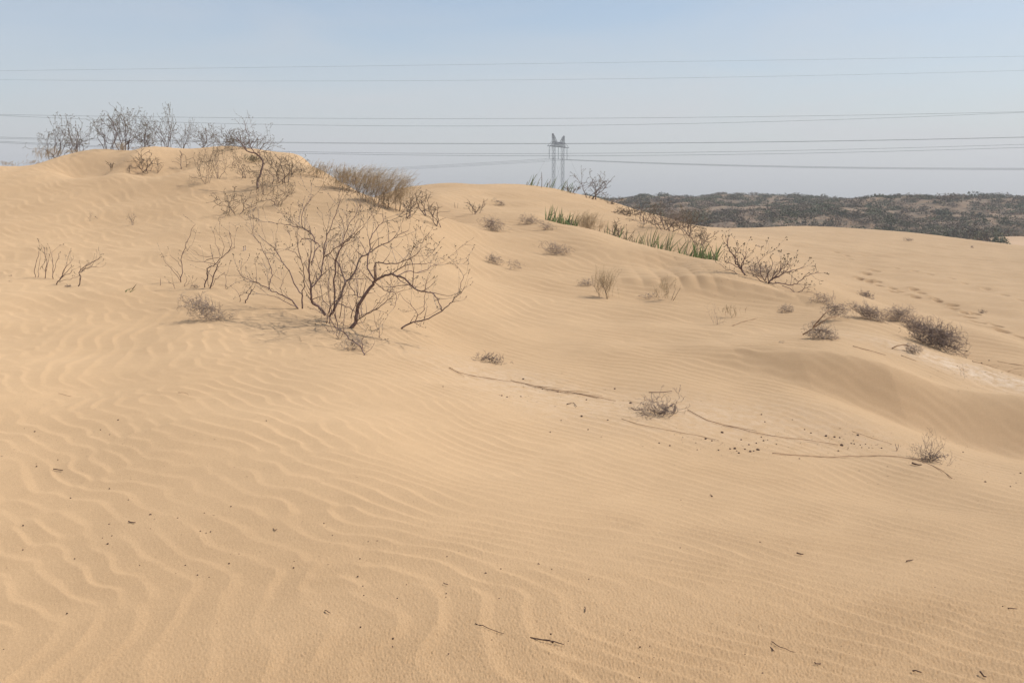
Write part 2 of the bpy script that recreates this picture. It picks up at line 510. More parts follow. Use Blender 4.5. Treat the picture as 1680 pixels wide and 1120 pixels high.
# ------------------------------------------------------------------ mesh builder
class MB:
    def __init__(s):
        s.v = []; s.f = []; s.mi = []; s.cur = 0
    def tube(s, pts, rad, k=4):
        """tapered tube through pts"""
        n = len(pts)
        if n < 2: return
        base = len(s.v)
        prev = None
        for i in range(n):
            if i == 0: t = pts[1] - pts[0]
            elif i == n - 1: t = pts[-1] - pts[-2]
            else: t = pts[i + 1] - pts[i - 1]
            if t.length < 1e-9: t = Vector((0, 0, 1))
            t = t.normalized()
            a = prev if prev is not None else (Vector((1, 0, 0)) if abs(t.x) < .8 else Vector((0, 1, 0)))
            a = (a - t * a.dot(t))
            if a.length < 1e-6: a = t.orthogonal()
            a.normalize(); prev = a
            b = t.cross(a)
            r = rad[i]
            for j in range(k):
                an = 2 * PI * j / k
                q = pts[i] + a * (r * math.cos(an)) + b * (r * math.sin(an))
                s.v.append((q.x, q.y, q.z))
        for i in range(n - 1):
            for j in range(k):
                j2 = (j + 1) % k
                s.f.append((base + i * k + j, base + i * k + j2, base + (i + 1) * k + j2, base + (i + 1) * k + j))
        s.f.append(tuple(base + j for j in range(k))[::-1])
        s.f.append(tuple(base + (n - 1) * k + j for j in range(k)))
    def blob(s, c, r, rng, sq=1.0):
        """rough little octahedral lump"""
        base = len(s.v)
        d = [(1, 0, 0), (-1, 0, 0), (0, 1, 0), (0, -1, 0), (0, 0, 1), (0, 0, -1)]
        for x, y, z in d:
            k = r * rng.uniform(.7, 1.3)
            s.v.append((c[0] + x * k, c[1] + y * k, c[2] + z * k * sq))
        for a, b, c_ in ((0, 2, 4), (2, 1, 4), (1, 3, 4), (3, 0, 4), (2, 0, 5), (1, 2, 5), (3, 1, 5), (0, 3, 5)):
            s.f.append((base + a, base + b, base + c_))
    def blade(s, pts, wid, side):
        """a leaf blade: folded strip"""
        base = len(s.v); n = len(pts)
        for i, p in enumerate(pts):
            w = wid[i]
            up = Vector((side.y, -side.x, 0)) * w * .5
            for q in (p - side * w, p + up, p + side * w):
                s.v.append((q.x, q.y, q.z))
        for i in range(n - 1):
            a = base + i * 3
            s.f.append((a, a + 1, a + 4, a + 3)); s.f.append((a + 1, a + 2, a + 5, a + 4))
    def tri(s, c, r, rng):
        base = len(s.v)
        for k in range(3):
            s.v.append((c[0] + rng.uniform(-r, r), c[1] + rng.uniform(-r, r), c[2] + rng.uniform(-r, r)))
        s.f.append((base, base + 1, base + 2))
    def sub(s, idx):
        return Sub(s, idx)
    def build(s, name, m, parent=None, origin=None, smooth=True):
        if not s.v: s.v = [(0, 0, 0), (.001, 0, 0), (0, .001, 0)]; s.f = [(0, 1, 2)]
        o0 = origin if origin is not None else Vector((0, 0, 0))
        me = bpy.data.meshes.new(name)
        v = np.array(s.v, np.float64) - np.array([o0.x, o0.y, o0.z])
        me.from_pydata(v.tolist(), [], s.f)
        if smooth:
            me.polygons.foreach_set('use_smooth', np.ones(len(me.polygons), bool))
        if isinstance(m, (list, tuple)):
            for q in m: me.materials.append(q)
            mi = s.mi + [s.cur] * (len(s.f) - len(s.mi))
            me.polygons.foreach_set('material_index', np.array(mi, np.int32))
        else: me.materials.append(m)
        ob = bpy.data.objects.new(name, me); COL.objects.link(ob)
        if parent is not None: ob.parent = parent
        else: ob.location = o0
        return ob

class Sub:
    """adds faces to a shared mesh under one of its material slots"""
    def __init__(s, mb, idx): s.mb = mb; s.idx = idx
    def _do(s, fn, *a):
        mb = s.mb; mb.mi += [mb.cur] * (len(mb.f) - len(mb.mi))
        fn(*a); mb.mi += [s.idx] * (len(mb.f) - len(mb.mi))
    def tube(s, *a): s._do(s.mb.tube, *a)
    def blob(s, *a): s._do(s.mb.blob, *a)

def tag(o, label, cat, group=None, kind=None):
    o['label'] = label; o['category'] = cat
    if group: o['group'] = group
    if kind: o['kind'] = kind
    return o

def thing(name, loc, label, cat, group=None):
    o = bpy.data.objects.new(name, None); o.empty_display_size = .1
    o.location = loc; COL.objects.link(o)
    return tag(o, label, cat, group)

# ------------------------------------------------------------------ plant materials
def bark_mat(name, c1, c2, scale=30):
    m, n, l, b = mat(name)
    geo = n.new('ShaderNodeNewGeometry').outputs['Position']
    f = noise(n, l, scale, 4, .7, geo)
    l.new(ramp(n, l, f, [(.35, c1), (.68, c2)]), b.inputs['Base Color'])
    return m
M_BARK = bark_mat('dark_bark', (.105, .058, .045), (.26, .185, .16), 14)
M_TWIG = bark_mat('dry_twig', (.12, .082, .066), (.36, .30, .27), 9)
M_FARBARK = bark_mat('ridge_bark', (.095, .064, .056), (.21, .155, .13), 6)
M_FARTWIG = bark_mat('ridge_twig', (.12, .085, .058), (.21, .16, .105), 5)
M_BUD = bark_mat('seed_bud', (.10, .085, .045), (.17, .14, .085), 8)
M_WISP = bark_mat('feathery_straw', (.38, .28, .165), (.54, .42, .27), 5)
M_TUMBLE = bark_mat('grey_tangle', (.22, .165, .13), (.40, .32, .26), 14)
M_TUMBLED = bark_mat('dark_tangle', (.115, .083, .070), (.28, .22, .19), 14)
M_REED = bark_mat('green_blade', (.095, .155, .050), (.25, .31, .13), 5)
M_REEDDRY = bark_mat('faded_blade', (.20, .17, .10), (.36, .31, .20), 6)
M_STRAW = bark_mat('brown_stalk', (.20, .115, .07), (.42, .28, .17), 7)
M_DARKST = bark_mat('dark_stick', (.065, .038, .027), (.19, .115, .078), 30)
M_STONE = bark_mat('dark_pebble', (.050, .030, .021), (.15, .095, .066), 60)

# ------------------------------------------------------------------ branch growing
def jitter(rng, k):
    return Vector((rng.gauss(0, k), rng.gauss(0, k), rng.gauss(0, k)))

def grow(wood, fine, buds, p, d, L, r, depth, rng, kink=.35, up=.1, seg=.12, cprob=.7, spread=.9, bud=.0, rmin=.0016, wind=None, ratio=.55):
    n = max(2, int(L / seg)); st = L / n
    pts = [p.copy()]; rad = [r]
    d = d.normalized()
    kids = []
    for i in range(n):
        d = (d + jitter(rng, kink) + Vector((0, 0, up)) + (wind if wind else Vector((0, 0, 0)))).normalized()
        p = p + d * st
        pts.append(p.copy())
        rad.append(max(rmin, r * (1 - .75 * (i + 1) / n)))
        if depth > 0 and i > 0 and rng.random() < cprob or (depth > 0 and i == n - 1):
            kids.append((p.copy(), d.copy(), rad[-1], (i + 1) / n))
    tgt = wood if r > .005 else fine
    tgt.tube(pts, rad, 5 if r > .012 else (4 if r > .005 else 3))
    if bud > 0 and r < .02:
        for q in pts[1:]:
            if rng.random() < .55: buds.blob(q, bud * rng.uniform(.6, 1.2), rng)
    for (q, dd, rr, t) in kids:
        m = 2 if rng.random() < .35 else 1
        for _ in range(m):
            nd = (dd + jitter(rng, spread * .6)).normalized()
            grow(wood, fine, buds, q, nd, L * ratio * rng.uniform(.6, 1.15) * (1 - .35 * t), max(rmin, rr * .7), depth - 1, rng, kink, up, seg * .8, cprob, spread, bud, rmin, wind, ratio)

def finish_plant(name, b, label, cat, group, parts, mats):
    root = thing(name, b, label, cat, group)
    for nm, mb in parts:
        if mb.v: mb.build(nm, mats[nm], root, b)
    return root

def fit(mbs, b, H=None, U=None):
    """scale a grown plant about its base so that its height and width are the ones measured"""
    V = [v for m in mbs for v in m.v]
    if not V: return
    A = np.array(V)
    zt = np.percentile(A[:, 2], 99.5) - b.z
    x0 = np.percentile(A[:, 0], 1) - b.x; x1 = np.percentile(A[:, 0], 99) - b.x
    kz = H / zt if H and zt > 1e-3 else 1
    w = x1 - x0
    kx = 1
    sh = 0
    if U:
        kx = (U[1] - U[0]) / max(w, 1e-3)
        sh = (U[0] + U[1]) / 2 - (x0 + x1) / 2 * kx
    for m in mbs:
        nv = []
        for x, y, z in m.v:
            dz = (z - b.z) * kz
            t = min(1, max(0, dz / max(H or 1, .01) * 1.6))
            nv.append((b.x + (x - b.x) * kx + sh * t, b.y + (y - b.y) * kx, b.z + dz))
        m.v = nv

def shrub(seed, u, v, w, h, label, y=None, stems=4, kind='twiggy', lean=0.0, group='dead shrubs on the dunes', depth=3, bud=True, name='dead_shrub', rk=1.0, off=0.0, far=False, sink=.05, dark=False):
    """w, h: width and height in photograph pixels"""
    rng = random.Random(seed)
    b = base_at(u, v, y)
    s = b.y / F
    W, H = w * s, h * s
    stem_parts = []
    if y is not None:
        H = max(H * .5, float(ray(u, v - h)[1]) * b.y - b.z)
    for k in range(stems):
        a = 2 * PI * (k + rng.random()) / stems
        tilt = rng.uniform(.15, .9) * (W / max(H, .01)) * .7
        d = Vector((math.cos(a) * tilt + lean, math.sin(a) * tilt * .6, 1)).normalized()
        p = b + Vector((rng.uniform(-.1, .1) * W, rng.uniform(-.1, .1) * W, -sink))
        mb = MB()
        grow(mb.sub(0), mb.sub(1), mb.sub(2), p, d, H * rng.uniform(.6, .9), (.0025 + .0085 * H) * rk * rng.uniform(.7, 1.15), depth, rng,
             kink=.26 if kind == 'twiggy' else .36, up=.10, seg=.11 * max(.35, H), cprob=.85, spread=1.0, bud=(.0085 * max(.45, H)) * ((.85 if far else 1.0) if bud else 0), rmin=.0016 * rk if not far else .0036 * rk)
        stem_parts.append(mb)
    fit(stem_parts, b, H, (-W / 2 + off * s, W / 2 + off * s))
    M3 = [M_FARBARK, M_FARTWIG, M_BUD] if far else [M_BARK, M_TWIG, M_BUD]
    if dark: M3 = [M_FARBARK, M_TUMBLED, M_BUD]
    root = thing(name, b, label, 'shrub', group)
    for mb in stem_parts:
        mb.build('stem', M3, root, b)
    return root

def tangle(seed, u, v, w, h, label, y=None, n=60, dark=False, rot=0.0, off=0.0, group='tumbleweeds and wiry tangles', name='tumbleweed', stem=None, rr=.0021, voff=0.0, mt=None):
    """an airy ball of curling wires, sitting on the sand"""
    rng = random.Random(seed)
    b = base_at(u, v, y)
    s = b.y / F
    W, H = w * s, h * s
    mb = MB()
    c = b + Vector((off * s, 0, H * .30 + voff * s))
    rmin = max(rr, .16 * s)
    for k in range(n):
        # each wire leaves the root and curls out through a lumpy ellipsoid
        a = rng.uniform(0, 2 * PI)
        p = c + Vector((rng.gauss(0, .20) * W, rng.gauss(0, .20) * W * .6, rng.uniform(-.28, .25) * H))
        d = Vector((math.cos(a), math.sin(a) * .6, rng.uniform(-.2, .9))).normalized()
        L = rng.uniform(.25, .6) * max(W * .7, H)
        m = 7; pts = []
        curl = jitter(rng, .35)
        for i in range(m):
            pts.append(p.copy())
            d = (d + curl * .5 + jitter(rng, .28)).normalized()
            p = p + d * (L / m)
            q = Vector(((p.x - c.x) / (W * .5), (p.y - c.y) / (W * .35), (p.z - c.z) / (H * .62)))
            if q.length > 1: d = (d - Vector((q.x, q.y, q.z)) * .5).normalized()
            if i in (2, 4):
                e = (d + jitter(rng, .8)).normalized(); 
                mb.tube([p.copy(), p + e * L * .12, p + (e + jitter(rng, .5)) * L * .2], [rmin * .9, rmin * .8, rmin * .6], 3)
        for q in pts: q.z = max(q.z, b.z - .01 + (q.x - b.x) * rot)
        mb.tube(pts, [rmin * (1.1 - .08 * i) for i in range(m)], 3)
    if rot:
        mb.v = [(x, yy, z + (x - b.x) * rot) for x, yy, z in mb.v]
    m_ = mt or (M_TUMBLED if dark else M_TUMBLE)
    if stem:
        root = thing(name, b, label, 'tumbleweed', group)
        mb.build('tangle', m_, root, b)
        for pp in stem:
            sb = MB(); pts = [Vector(P3(*q, b.y)) for q in pp]
            sb.tube(pts, [.011 - .006 * i / len(pts) for i in range(len(pts))], 5)
            sb.build('stem', M_STRAW, root, b)
        return root
    o = mb.build(name, m_, None, b)
    return tag(o, label, 'tumbleweed', group)

def wisps(seed, u, v, w, h, label, y=None, n=150, lean=.5, group='feathery brush on the ridge', twigs=4, name='feathery_shrub', mt=None):
    rng = random.Random(seed)
    b = base_at(u, v, y)
    s = b.y / F
    W, H = w * s, h * s
    wood, fine, dummy = MB(), MB(), MB()
    if y is not None: H = max(H * .5, float(ray(u, v - h)[1]) * b.y - b.z)
    for k in range(twigs):
        p = b + Vector((rng.uniform(-.3, .3) * W, rng.uniform(-.15, .15) * W, -.05))
        grow(wood, wood, dummy, p, Vector((rng.uniform(-.3, .5), rng.uniform(-.2, .2), 1)), H * .7, .004 + .006 * H, 2, rng, kink=.25, up=.1, seg=.12, cprob=.7, rmin=.0025)
    for k in range(n):
        t = rng.random()
        p = b + Vector((rng.gauss(0, .22) * W, rng.gauss(0, .12) * W, H * rng.uniform(.0, .6)))
        d = Vector((rng.gauss(.1, .3), rng.gauss(0, .25), 1)).normalized()
        L = H * rng.uniform(.3, .6)
        pts = [p.copy()]
        for i in range(5):
            d = (d + Vector((lean * .22, 0, -.02)) + jitter(rng, .10)).normalized()
            p = p + d * (L / 5); pts.append(p.copy())
            if i > 0:
                for _ in range(2):
                    e = (d + jitter(rng, .5) + Vector((lean * .2, 0, .1))).normalized()
                    fine.tube([p, p + e * L * .18, p + (e + Vector((lean * .3, 0, 0))) * L * .3], [.0017, .0015, .0011], 3)
        fine.tube(pts, [.0028, .0026, .0024, .002, .0018, .0014], 3)
    fit([wood, fine], b, H, (-W / 2, W / 2))
    root = thing(name, b, label, 'shrub', group)
    wood.build('stems', M_FARTWIG, root, b)
    fine.build('feathery_twigs', mt or M_WISP, root, b)
    return root

def reeds(seed, u0, v0, u1, v1, h, n, label, dry=.12, group='reeds along the ridge', name='reed_clump', lean=.18, ys=None, wid=1.0):
    rng = random.Random(seed)
    g, d_, = MB(), MB()
    A = base_at(u0, v0, ys and ys[0]); B = base_at(u1, v1, ys and ys[1])
    c = (A + B) / 2; c.z = ground(c.x, c.y)
    s = c.y / F
    for k in range(n):
        t = rng.random()
        x = A.x + (B.x - A.x) * t; y = A.y + (B.y - A.y) * t + abs(rng.gauss(.05, .25))
        z = ground(x, y) - .04
        H = h * s * (.30 + .85 * rng.random() ** 1.3)
        p = Vector((x, y, z)); ln = rng.gauss(lean, .24)
        dd = Vector((ln, rng.gauss(0, .12), 1)).normalized()
        side = Vector((math.cos(rng.uniform(-.9, .9)), math.sin(rng.uniform(-.9, .9)), 0)).normalized()
        pts = []; m = 6
        bend = rng.gauss(.03, .05) * (3 if rng.random() < .15 else 1)
        for i in range(m):
            pts.append(p.copy()); dd = (dd + Vector((bend, 0, -abs(bend) * .3))).normalized(); p = p + dd * (H / (m - 1))
        w0 = rng.uniform(.007, .014) * wid
        wd = [w0 * q for q in (.7, 1, 1, .8, .5, .05)]
        (d_ if rng.random() < dry else g).blade(pts, wd, side)
    root = thing(name, c, label, 'reeds', group)
    if g.v: g.build('green_blades', M_REED, root, c, smooth=False)
    if d_.v: d_.build('dry_blades', M_REEDDRY, root, c, smooth=False)
    return root

def trace_pts(pp, y, dy0, dy1):
    n = len(pp)
    return [Vector(P3(a, b, y + dy0 + (dy1 - dy0) * i / max(1, n - 1))) for i, (a, b) in enumerate(pp)]

def smooth_line(pts, rng, k=.006, sub=3):
    out = []
    n = len(pts)
    for i in range(n - 1):
        p0 = pts[max(i - 1, 0)]; p1 = pts[i]; p2 = pts[i + 1]; p3 = pts[min(i + 2, n - 1)]
        for j in range(sub):
            t = j / sub
            q = .5 * ((2 * p1) + (p2 - p0) * t + (2 * p0 - 5 * p1 + 4 * p2 - p3) * t * t + (3 * p1 - p0 - 3 * p2 + p3) * t ** 3)
            out.append(q + jitter(rng, k) if (i or j) else q)
    out.append(pts[-1])
    return out

def C3(*xy):      # reading of an enlarged crop of the big shrub
    return [(380 + x * .26786, 300 + y * .26786) for x, y in xy]

def traced_shrub(seed, base, strokes, label, group=None, name='dead_shrub', twig_den=1.0, bud=.0055, tw=1.0, rs=.72, kk=.007):
    """strokes: (points, start radius, end radius, depth offset at start, at end). Every stroke is a stem of its own."""
    rng = random.Random(seed)
    b = base_at(*base)
    root = thing(name, b, label, 'shrub', group)
    for k, (pp, r0, r1, d0, d1) in enumerate(strokes):
        sb = MB(); fine = sb.sub(1); buds = sb.sub(2); sb0 = sb.sub(0)
        r0 *= rs; r1 *= rs
        pts = smooth_line(trace_pts(pp, b.y, d0, d1), rng, kk)
        n = len(pts)
        rad = [r0 + (r1 - r0) * i / (n - 1) for i in range(n)]
        sb0.tube(pts, rad, 6)
        side = 1
        for i in range(2, n):
            if rng.random() < .42 * twig_den * (.35 + .65 * i / n) or i == n - 1:
                d = (pts[i] - pts[i - 1]).normalized()
                side = -side
                nd = (d * .6 + jitter(rng, .45) + Vector((side * .35, 0, .35))).normalized()
                grow(sb0, fine, buds, pts[i], nd, rng.uniform(.16, .50) * tw * (1.0 if i > n * .3 else .6), min(.0055, rad[i] * .7), 3 if twig_den > 1.5 else 2, rng, kink=.18, up=.09, seg=.07, cprob=.62, spread=.8, bud=bud, rmin=.0015, ratio=.5)
        sb.build('stem', [M_BARK, M_TWIG, M_BUD], root, b)
    return root

def stick(seed, pp, r0, r1, label, m=None, name='fallen_stick', group=None, cat='stick', lift=.0, forks=0):
    """a stick or stalk lying on the sand, given as photograph pixels"""
    rng = random.Random(seed)
    pts = []
    for i, (a, b) in enumerate(pp):
        q = at(a, b)
        if q is None: continue
        pts.append(q + Vector((0, 0, r0 * .9 + lift + rng.uniform(0, .004))))
    pts = smooth_line(pts, rng, .002)
    mb = MB(); n = len(pts)
    if m is None: r0 *= .42; r1 *= .45
    else: r0 *= .5; r1 *= .5
    mb.tube(pts, [r0 + (r1 - r0) * i / (n - 1) for i in range(n)], 5)
    for k in range(forks):
        i = rng.randrange(1, n - 1)
        d = (pts[i] - pts[i - 1]).normalized() + Vector((0, rng.choice((-1, 1)) * .35, rng.uniform(0, .12)))
        L = (pts[-1] - pts[0]).length * rng.uniform(.12, .3)
        mb.tube([pts[i], pts[i] + d * L * .5, pts[i] + d * L + Vector((0, 0, -.002))], [r1 * 1.2, r1, r1 * .6], 4)
    o = mb.build(name, m or M_STRAW, None, pts[0])
    return tag(o, label, cat, group)

def build_haze():
    m = bpy.data.materials.new('haze'); m.use_nodes = True
    n, l = m.node_tree.nodes, m.node_tree.links
    n.clear()
    out = n.new('ShaderNodeOutputMaterial'); pv = n.new('ShaderNodeVolumePrincipled')
    pv.inputs['Color'].default_value = (.94, .945, .94, 1)
    pv.inputs['Density'].default_value = HAZE
    pv.inputs['Anisotropy'].default_value = .2
    l.new(pv.outputs[0], out.inputs['Volume'])
    X0, X1, Y0, Y1, Z0, Z1 = -9400, 9400, -9400, 9400, -11.5, 46
    v = [(x, y, z) for z in (Z0, Z1) for y in (Y0, Y1) for x in (X0, X1)]
    f = [(0, 2, 3, 1), (4, 5, 7, 6), (0, 1, 5, 4), (2, 6, 7, 3), (0, 4, 6, 2), (1, 3, 7, 5)]
    me = bpy.data.meshes.new('haze'); me.from_pydata(v, [], f); me.materials.append(m)
    o = bpy.data.objects.new('haze', me); COL.objects.link(o); o['kind'] = 'stuff'
    tag(o, 'thin pale dust haze in the air over the dunes and far scrub', 'haze')

# ------------------------------------------------------------------ far scrub
def col_mat(name, mul=1.0):
    m, n, l, b = mat(name)
    a = n.new('ShaderNodeAttribute'); a.attribute_name = 'tone'
    geo = n.new('ShaderNodeNewGeometry').outputs['Position']
    c = mixc(n, l, .7, a.outputs['Color'], ramp(n, l, noise(n, l, 2.5, 3, .6, geo), [(.3, (.6, .6, .6)), (.7, (1.3, 1.3, 1.3))]), 'MULTIPLY')
    l.new(c, b.inputs['Base Color'])
    return m

def bush_arrays(rs, x, y, z, w, h, n, tri=.16):
    """leaf clumps through a domed volume: returns (n*3, 3)"""
    a = rs.uniform(0, 2 * PI, n); rr = np.sqrt(rs.uniform(0, 1, n)); t = rs.uniform(0, 1, n)
    lump = 1 + .25 * np.sin(a * 3 + rs.uniform(0, 6)) + .15 * np.sin(a * 5 + rs.uniform(0, 6))
    cx = x + np.cos(a) * rr * w * .5 * lump; cy = y + np.sin(a) * rr * w * .5 * lump
    top = h * np.sqrt(np.clip(1 - rr ** 2 * .9, 0, 1)) * (1 + .15 * np.sin(a * 4))
    cz = z + top * t ** .6
    c = np.stack([cx, cy, cz], -1)[:, None, :]
    s = tri * rs.uniform(.5, 1.3, n)[:, None, None]
    return (c + rs.normal(0, 1, (n, 3, 3)) * s * np.array([.7, .7, .6])).reshape(-1, 3)

def tri_mesh(name, V, T, m, loc=None, parent=None):
    nf = len(V) // 3
    me = bpy.data.meshes.new(name)
    V = V - (np.array(loc) if loc is not None else 0)
    me.vertices.add(len(V)); me.vertices.foreach_set('co', V.astype(np.float32).ravel())
    me.loops.add(nf * 3); me.loops.foreach_set('vertex_index', np.arange(nf * 3, dtype=np.int32))
    me.polygons.add(nf); me.polygons.foreach_set('loop_start', (np.arange(nf) * 3).astype(np.int32))
    me.update(calc_edges=True)
    at_ = me.attributes.new('tone', 'FLOAT_COLOR', 'POINT')
    at_.data.foreach_set('color', np.c_[T, np.ones(len(T))].astype(np.float32).ravel())
    me.materials.append(m)
    o = bpy.data.objects.new(name, me); COL.objects.link(o)
    if parent is not None: o.parent = parent
    elif loc is not None: o.location = loc
    return o

TONES = np.array([(.098, .098, .052), (.080, .084, .048), (.128, .122, .066), (.155, .118, .080), (.180, .134, .092), (.105, .116, .058)])

def build_scrub():
    m = col_mat('scrub_leaf')
    rs = np.random.RandomState(5)
    V, T = [], []
    cl = Waves(61, 14, 26, .6)
    N = 4200
    r = np.exp(rs.uniform(math.log(98), math.log(300), N)); th = rs.uniform(-.12, .62, N)
    x = r * np.sin(th); y = r * np.cos(th)
    dens = cl.real(x.astype(np.float32), y.astype(np.float32))
    z = blend_far(x, y)
    ux = x / y * F + 840
    for i in range(N):
        if ux[i] > 1575 and r[i] < 150 - (ux[i] - 1575) * .05 and rs.rand() < .93: continue
        if dens[i] < -.55 and rs.rand() < .75: continue
        big = rs.rand() < .10
        w = rs.uniform(1.6, 4.2) * (1.5 if big else 1); h = rs.uniform(.45, 1.1) * (1.35 if big else 1)
        n = int(60 + 60 * w * (130 / r[i]) ** .5)
        V.append(bush_arrays(rs, x[i], y[i], z[i] - .1, w, h, n, .085 + .0005 * r[i]))
        tn = TONES[rs.choice(6, p=[.2, .15, .15, .22, .18, .10])] * rs.uniform(.88, 1.15)
        if dens[i] < 0: tn = tn * .6 + np.array((.14, .10, .07)) * .4
        T.append(np.repeat((tn * rs.uniform(.92, 1.1, (n, 1))), 3, 0))
    # dry reddish tufts between
    N2 = 5200
    r = np.exp(rs.uniform(math.log(98), math.log(290), N2)); th = rs.uniform(-.12, .62, N2)
    x = r * np.sin(th); y = r * np.cos(th); z = blend_far(x, y); ux = x / y * F + 840
    for i in range(N2):
        if ux[i] > 1575 and r[i] < 140: continue
        w = rs.uniform(.6, 1.6); n = 14
        V.append(bush_arrays(rs, x[i], y[i], z[i] - .05, w, rs.uniform(.2, .5), n, .15))
        tn = np.array((.19, .115, .075)) * rs.uniform(.6, 1.25)
        T.append(np.repeat(tn[None], n * 3, 0))
    o = tri_mesh('scrub', np.concatenate(V), np.concatenate(T), m)
    tag(o, 'low grey green and brown scrub covering the far hills as one mass', 'scrub', kind='stuff')
    # bushes that can be told apart
    B = [  # u, v of the base, distance, width px, height px, tone, label
     (1050, 332, 235, 46, 11, 1, 'dark rounded bush on the hill skyline just right of the leafless skyline shrub'),
     (1160, 331, 235, 38, 9, 1, 'low dark bush making a peak on the hill skyline above the reeds'),
     (1232, 337, 215, 34, 8, 0, 'small dark bush on the far hill skyline between two lower gaps'),
     (1330, 337, 190, 58, 12, 3, 'brownish twiggy bush standing up on the skyline in the middle of the far hill'),
     (1438, 340, 190, 52, 14, 1, 'large dark bush on the skyline in front of the pale distant ridge'),
     (1287, 356, 140, 46, 17, 0, 'darkest round bush half way down the far hillside'),
     (1250, 362, 126, 26, 10, 3, 'grey brown bush low on the far hillside beside the darkest round bush'),
     (1460, 362, 132, 22, 9, 0, 'small dark bush at the foot of the far hill above the pale dune crest'),
     (1548, 352, 170, 26, 8, 1, 'small blackish bush in the green scrub left of the open sand patch'),
     (1628, 334, 210, 76, 12, 1, 'long dark thicket on the skyline at the far right'),
     (1617, 385, 108, 24, 8, 3, 'grey bush standing alone on the open sand patch at the right'),
     (1640, 392, 106, 28, 7, 5, 'greener low bush on the open sand patch beside the grey one'),
     (1600, 376, 118, 22, 8, 3, 'grey brown bush at the upper edge of the open sand patch'),
     (1575, 384, 112, 40, 12, 3, 'wide grey brown bush at the left edge of the open sand patch'),
    ]
    for k, (u, v, d, w, h, t, lab) in enumerate(B):
        a, b_ = ray(u, v); x = float(a) * d; z = ground(x, d); s = d / F
        zt = float(ray(u, v - h)[1]) * d
        H = max(zt - z, h * s * .8)
        n = 520
        VV = bush_arrays(rs, x, d, z - .1, w * s, H, n, .085 + .0005 * d)
        TT = np.repeat(TONES[t] * rs.uniform(.7, 1.1, (n, 1)), 3, 0)
        o = tri_mesh('scrub_bush', VV, TT, m, (x, d, z))
        tag(o, lab, 'bush', 'bushes on the far scrub hill')

# ------------------------------------------------------------------ power lines
def wire(seed, samples, y0, slope, rad, label, deg=2, ext=500, group='wires of the near power line', name='power_wire'):
    """samples: photograph u, v. The wire hangs in the plane y = y0 + slope * x"""
    us = np.array([q[0] for q in samples], float); vs = np.array([q[1] for q in samples], float)
    co = np.polyfit(us / 1000, vs, min(deg, len(us) - 1))
    uu = np.linspace(us[0] - ext, us[-1] + ext, 60)
    pts = []
    for u in uu:
        uc = min(max(u, us[0]), us[-1])
        v = np.polyval(co, uc / 1000) + (u - uc) / 1000 * np.polyval(np.polyder(co), uc / 1000)
        a, b = ray(u, v); a = float(a); b = float(b)
        y = y0 / (1 - slope * a)
        pts.append(Vector((a * y, y, b * y)))
    mb = MB(); mb.tube(pts, [rad] * len(pts), 5)
    o = mb.build(name, M_WIRE, None, pts[0])
    return tag(o, label, 'power line', group)

M_WIRE = mat('wire_metal', (.14, .15, .16), .6)[0]
M_STEEL = bark_mat('weathered_steel', (.035, .04, .05), (.07, .08, .095), .5)
M_GLASS = mat('insulator_glass', (.10, .12, .13), .3)[0]

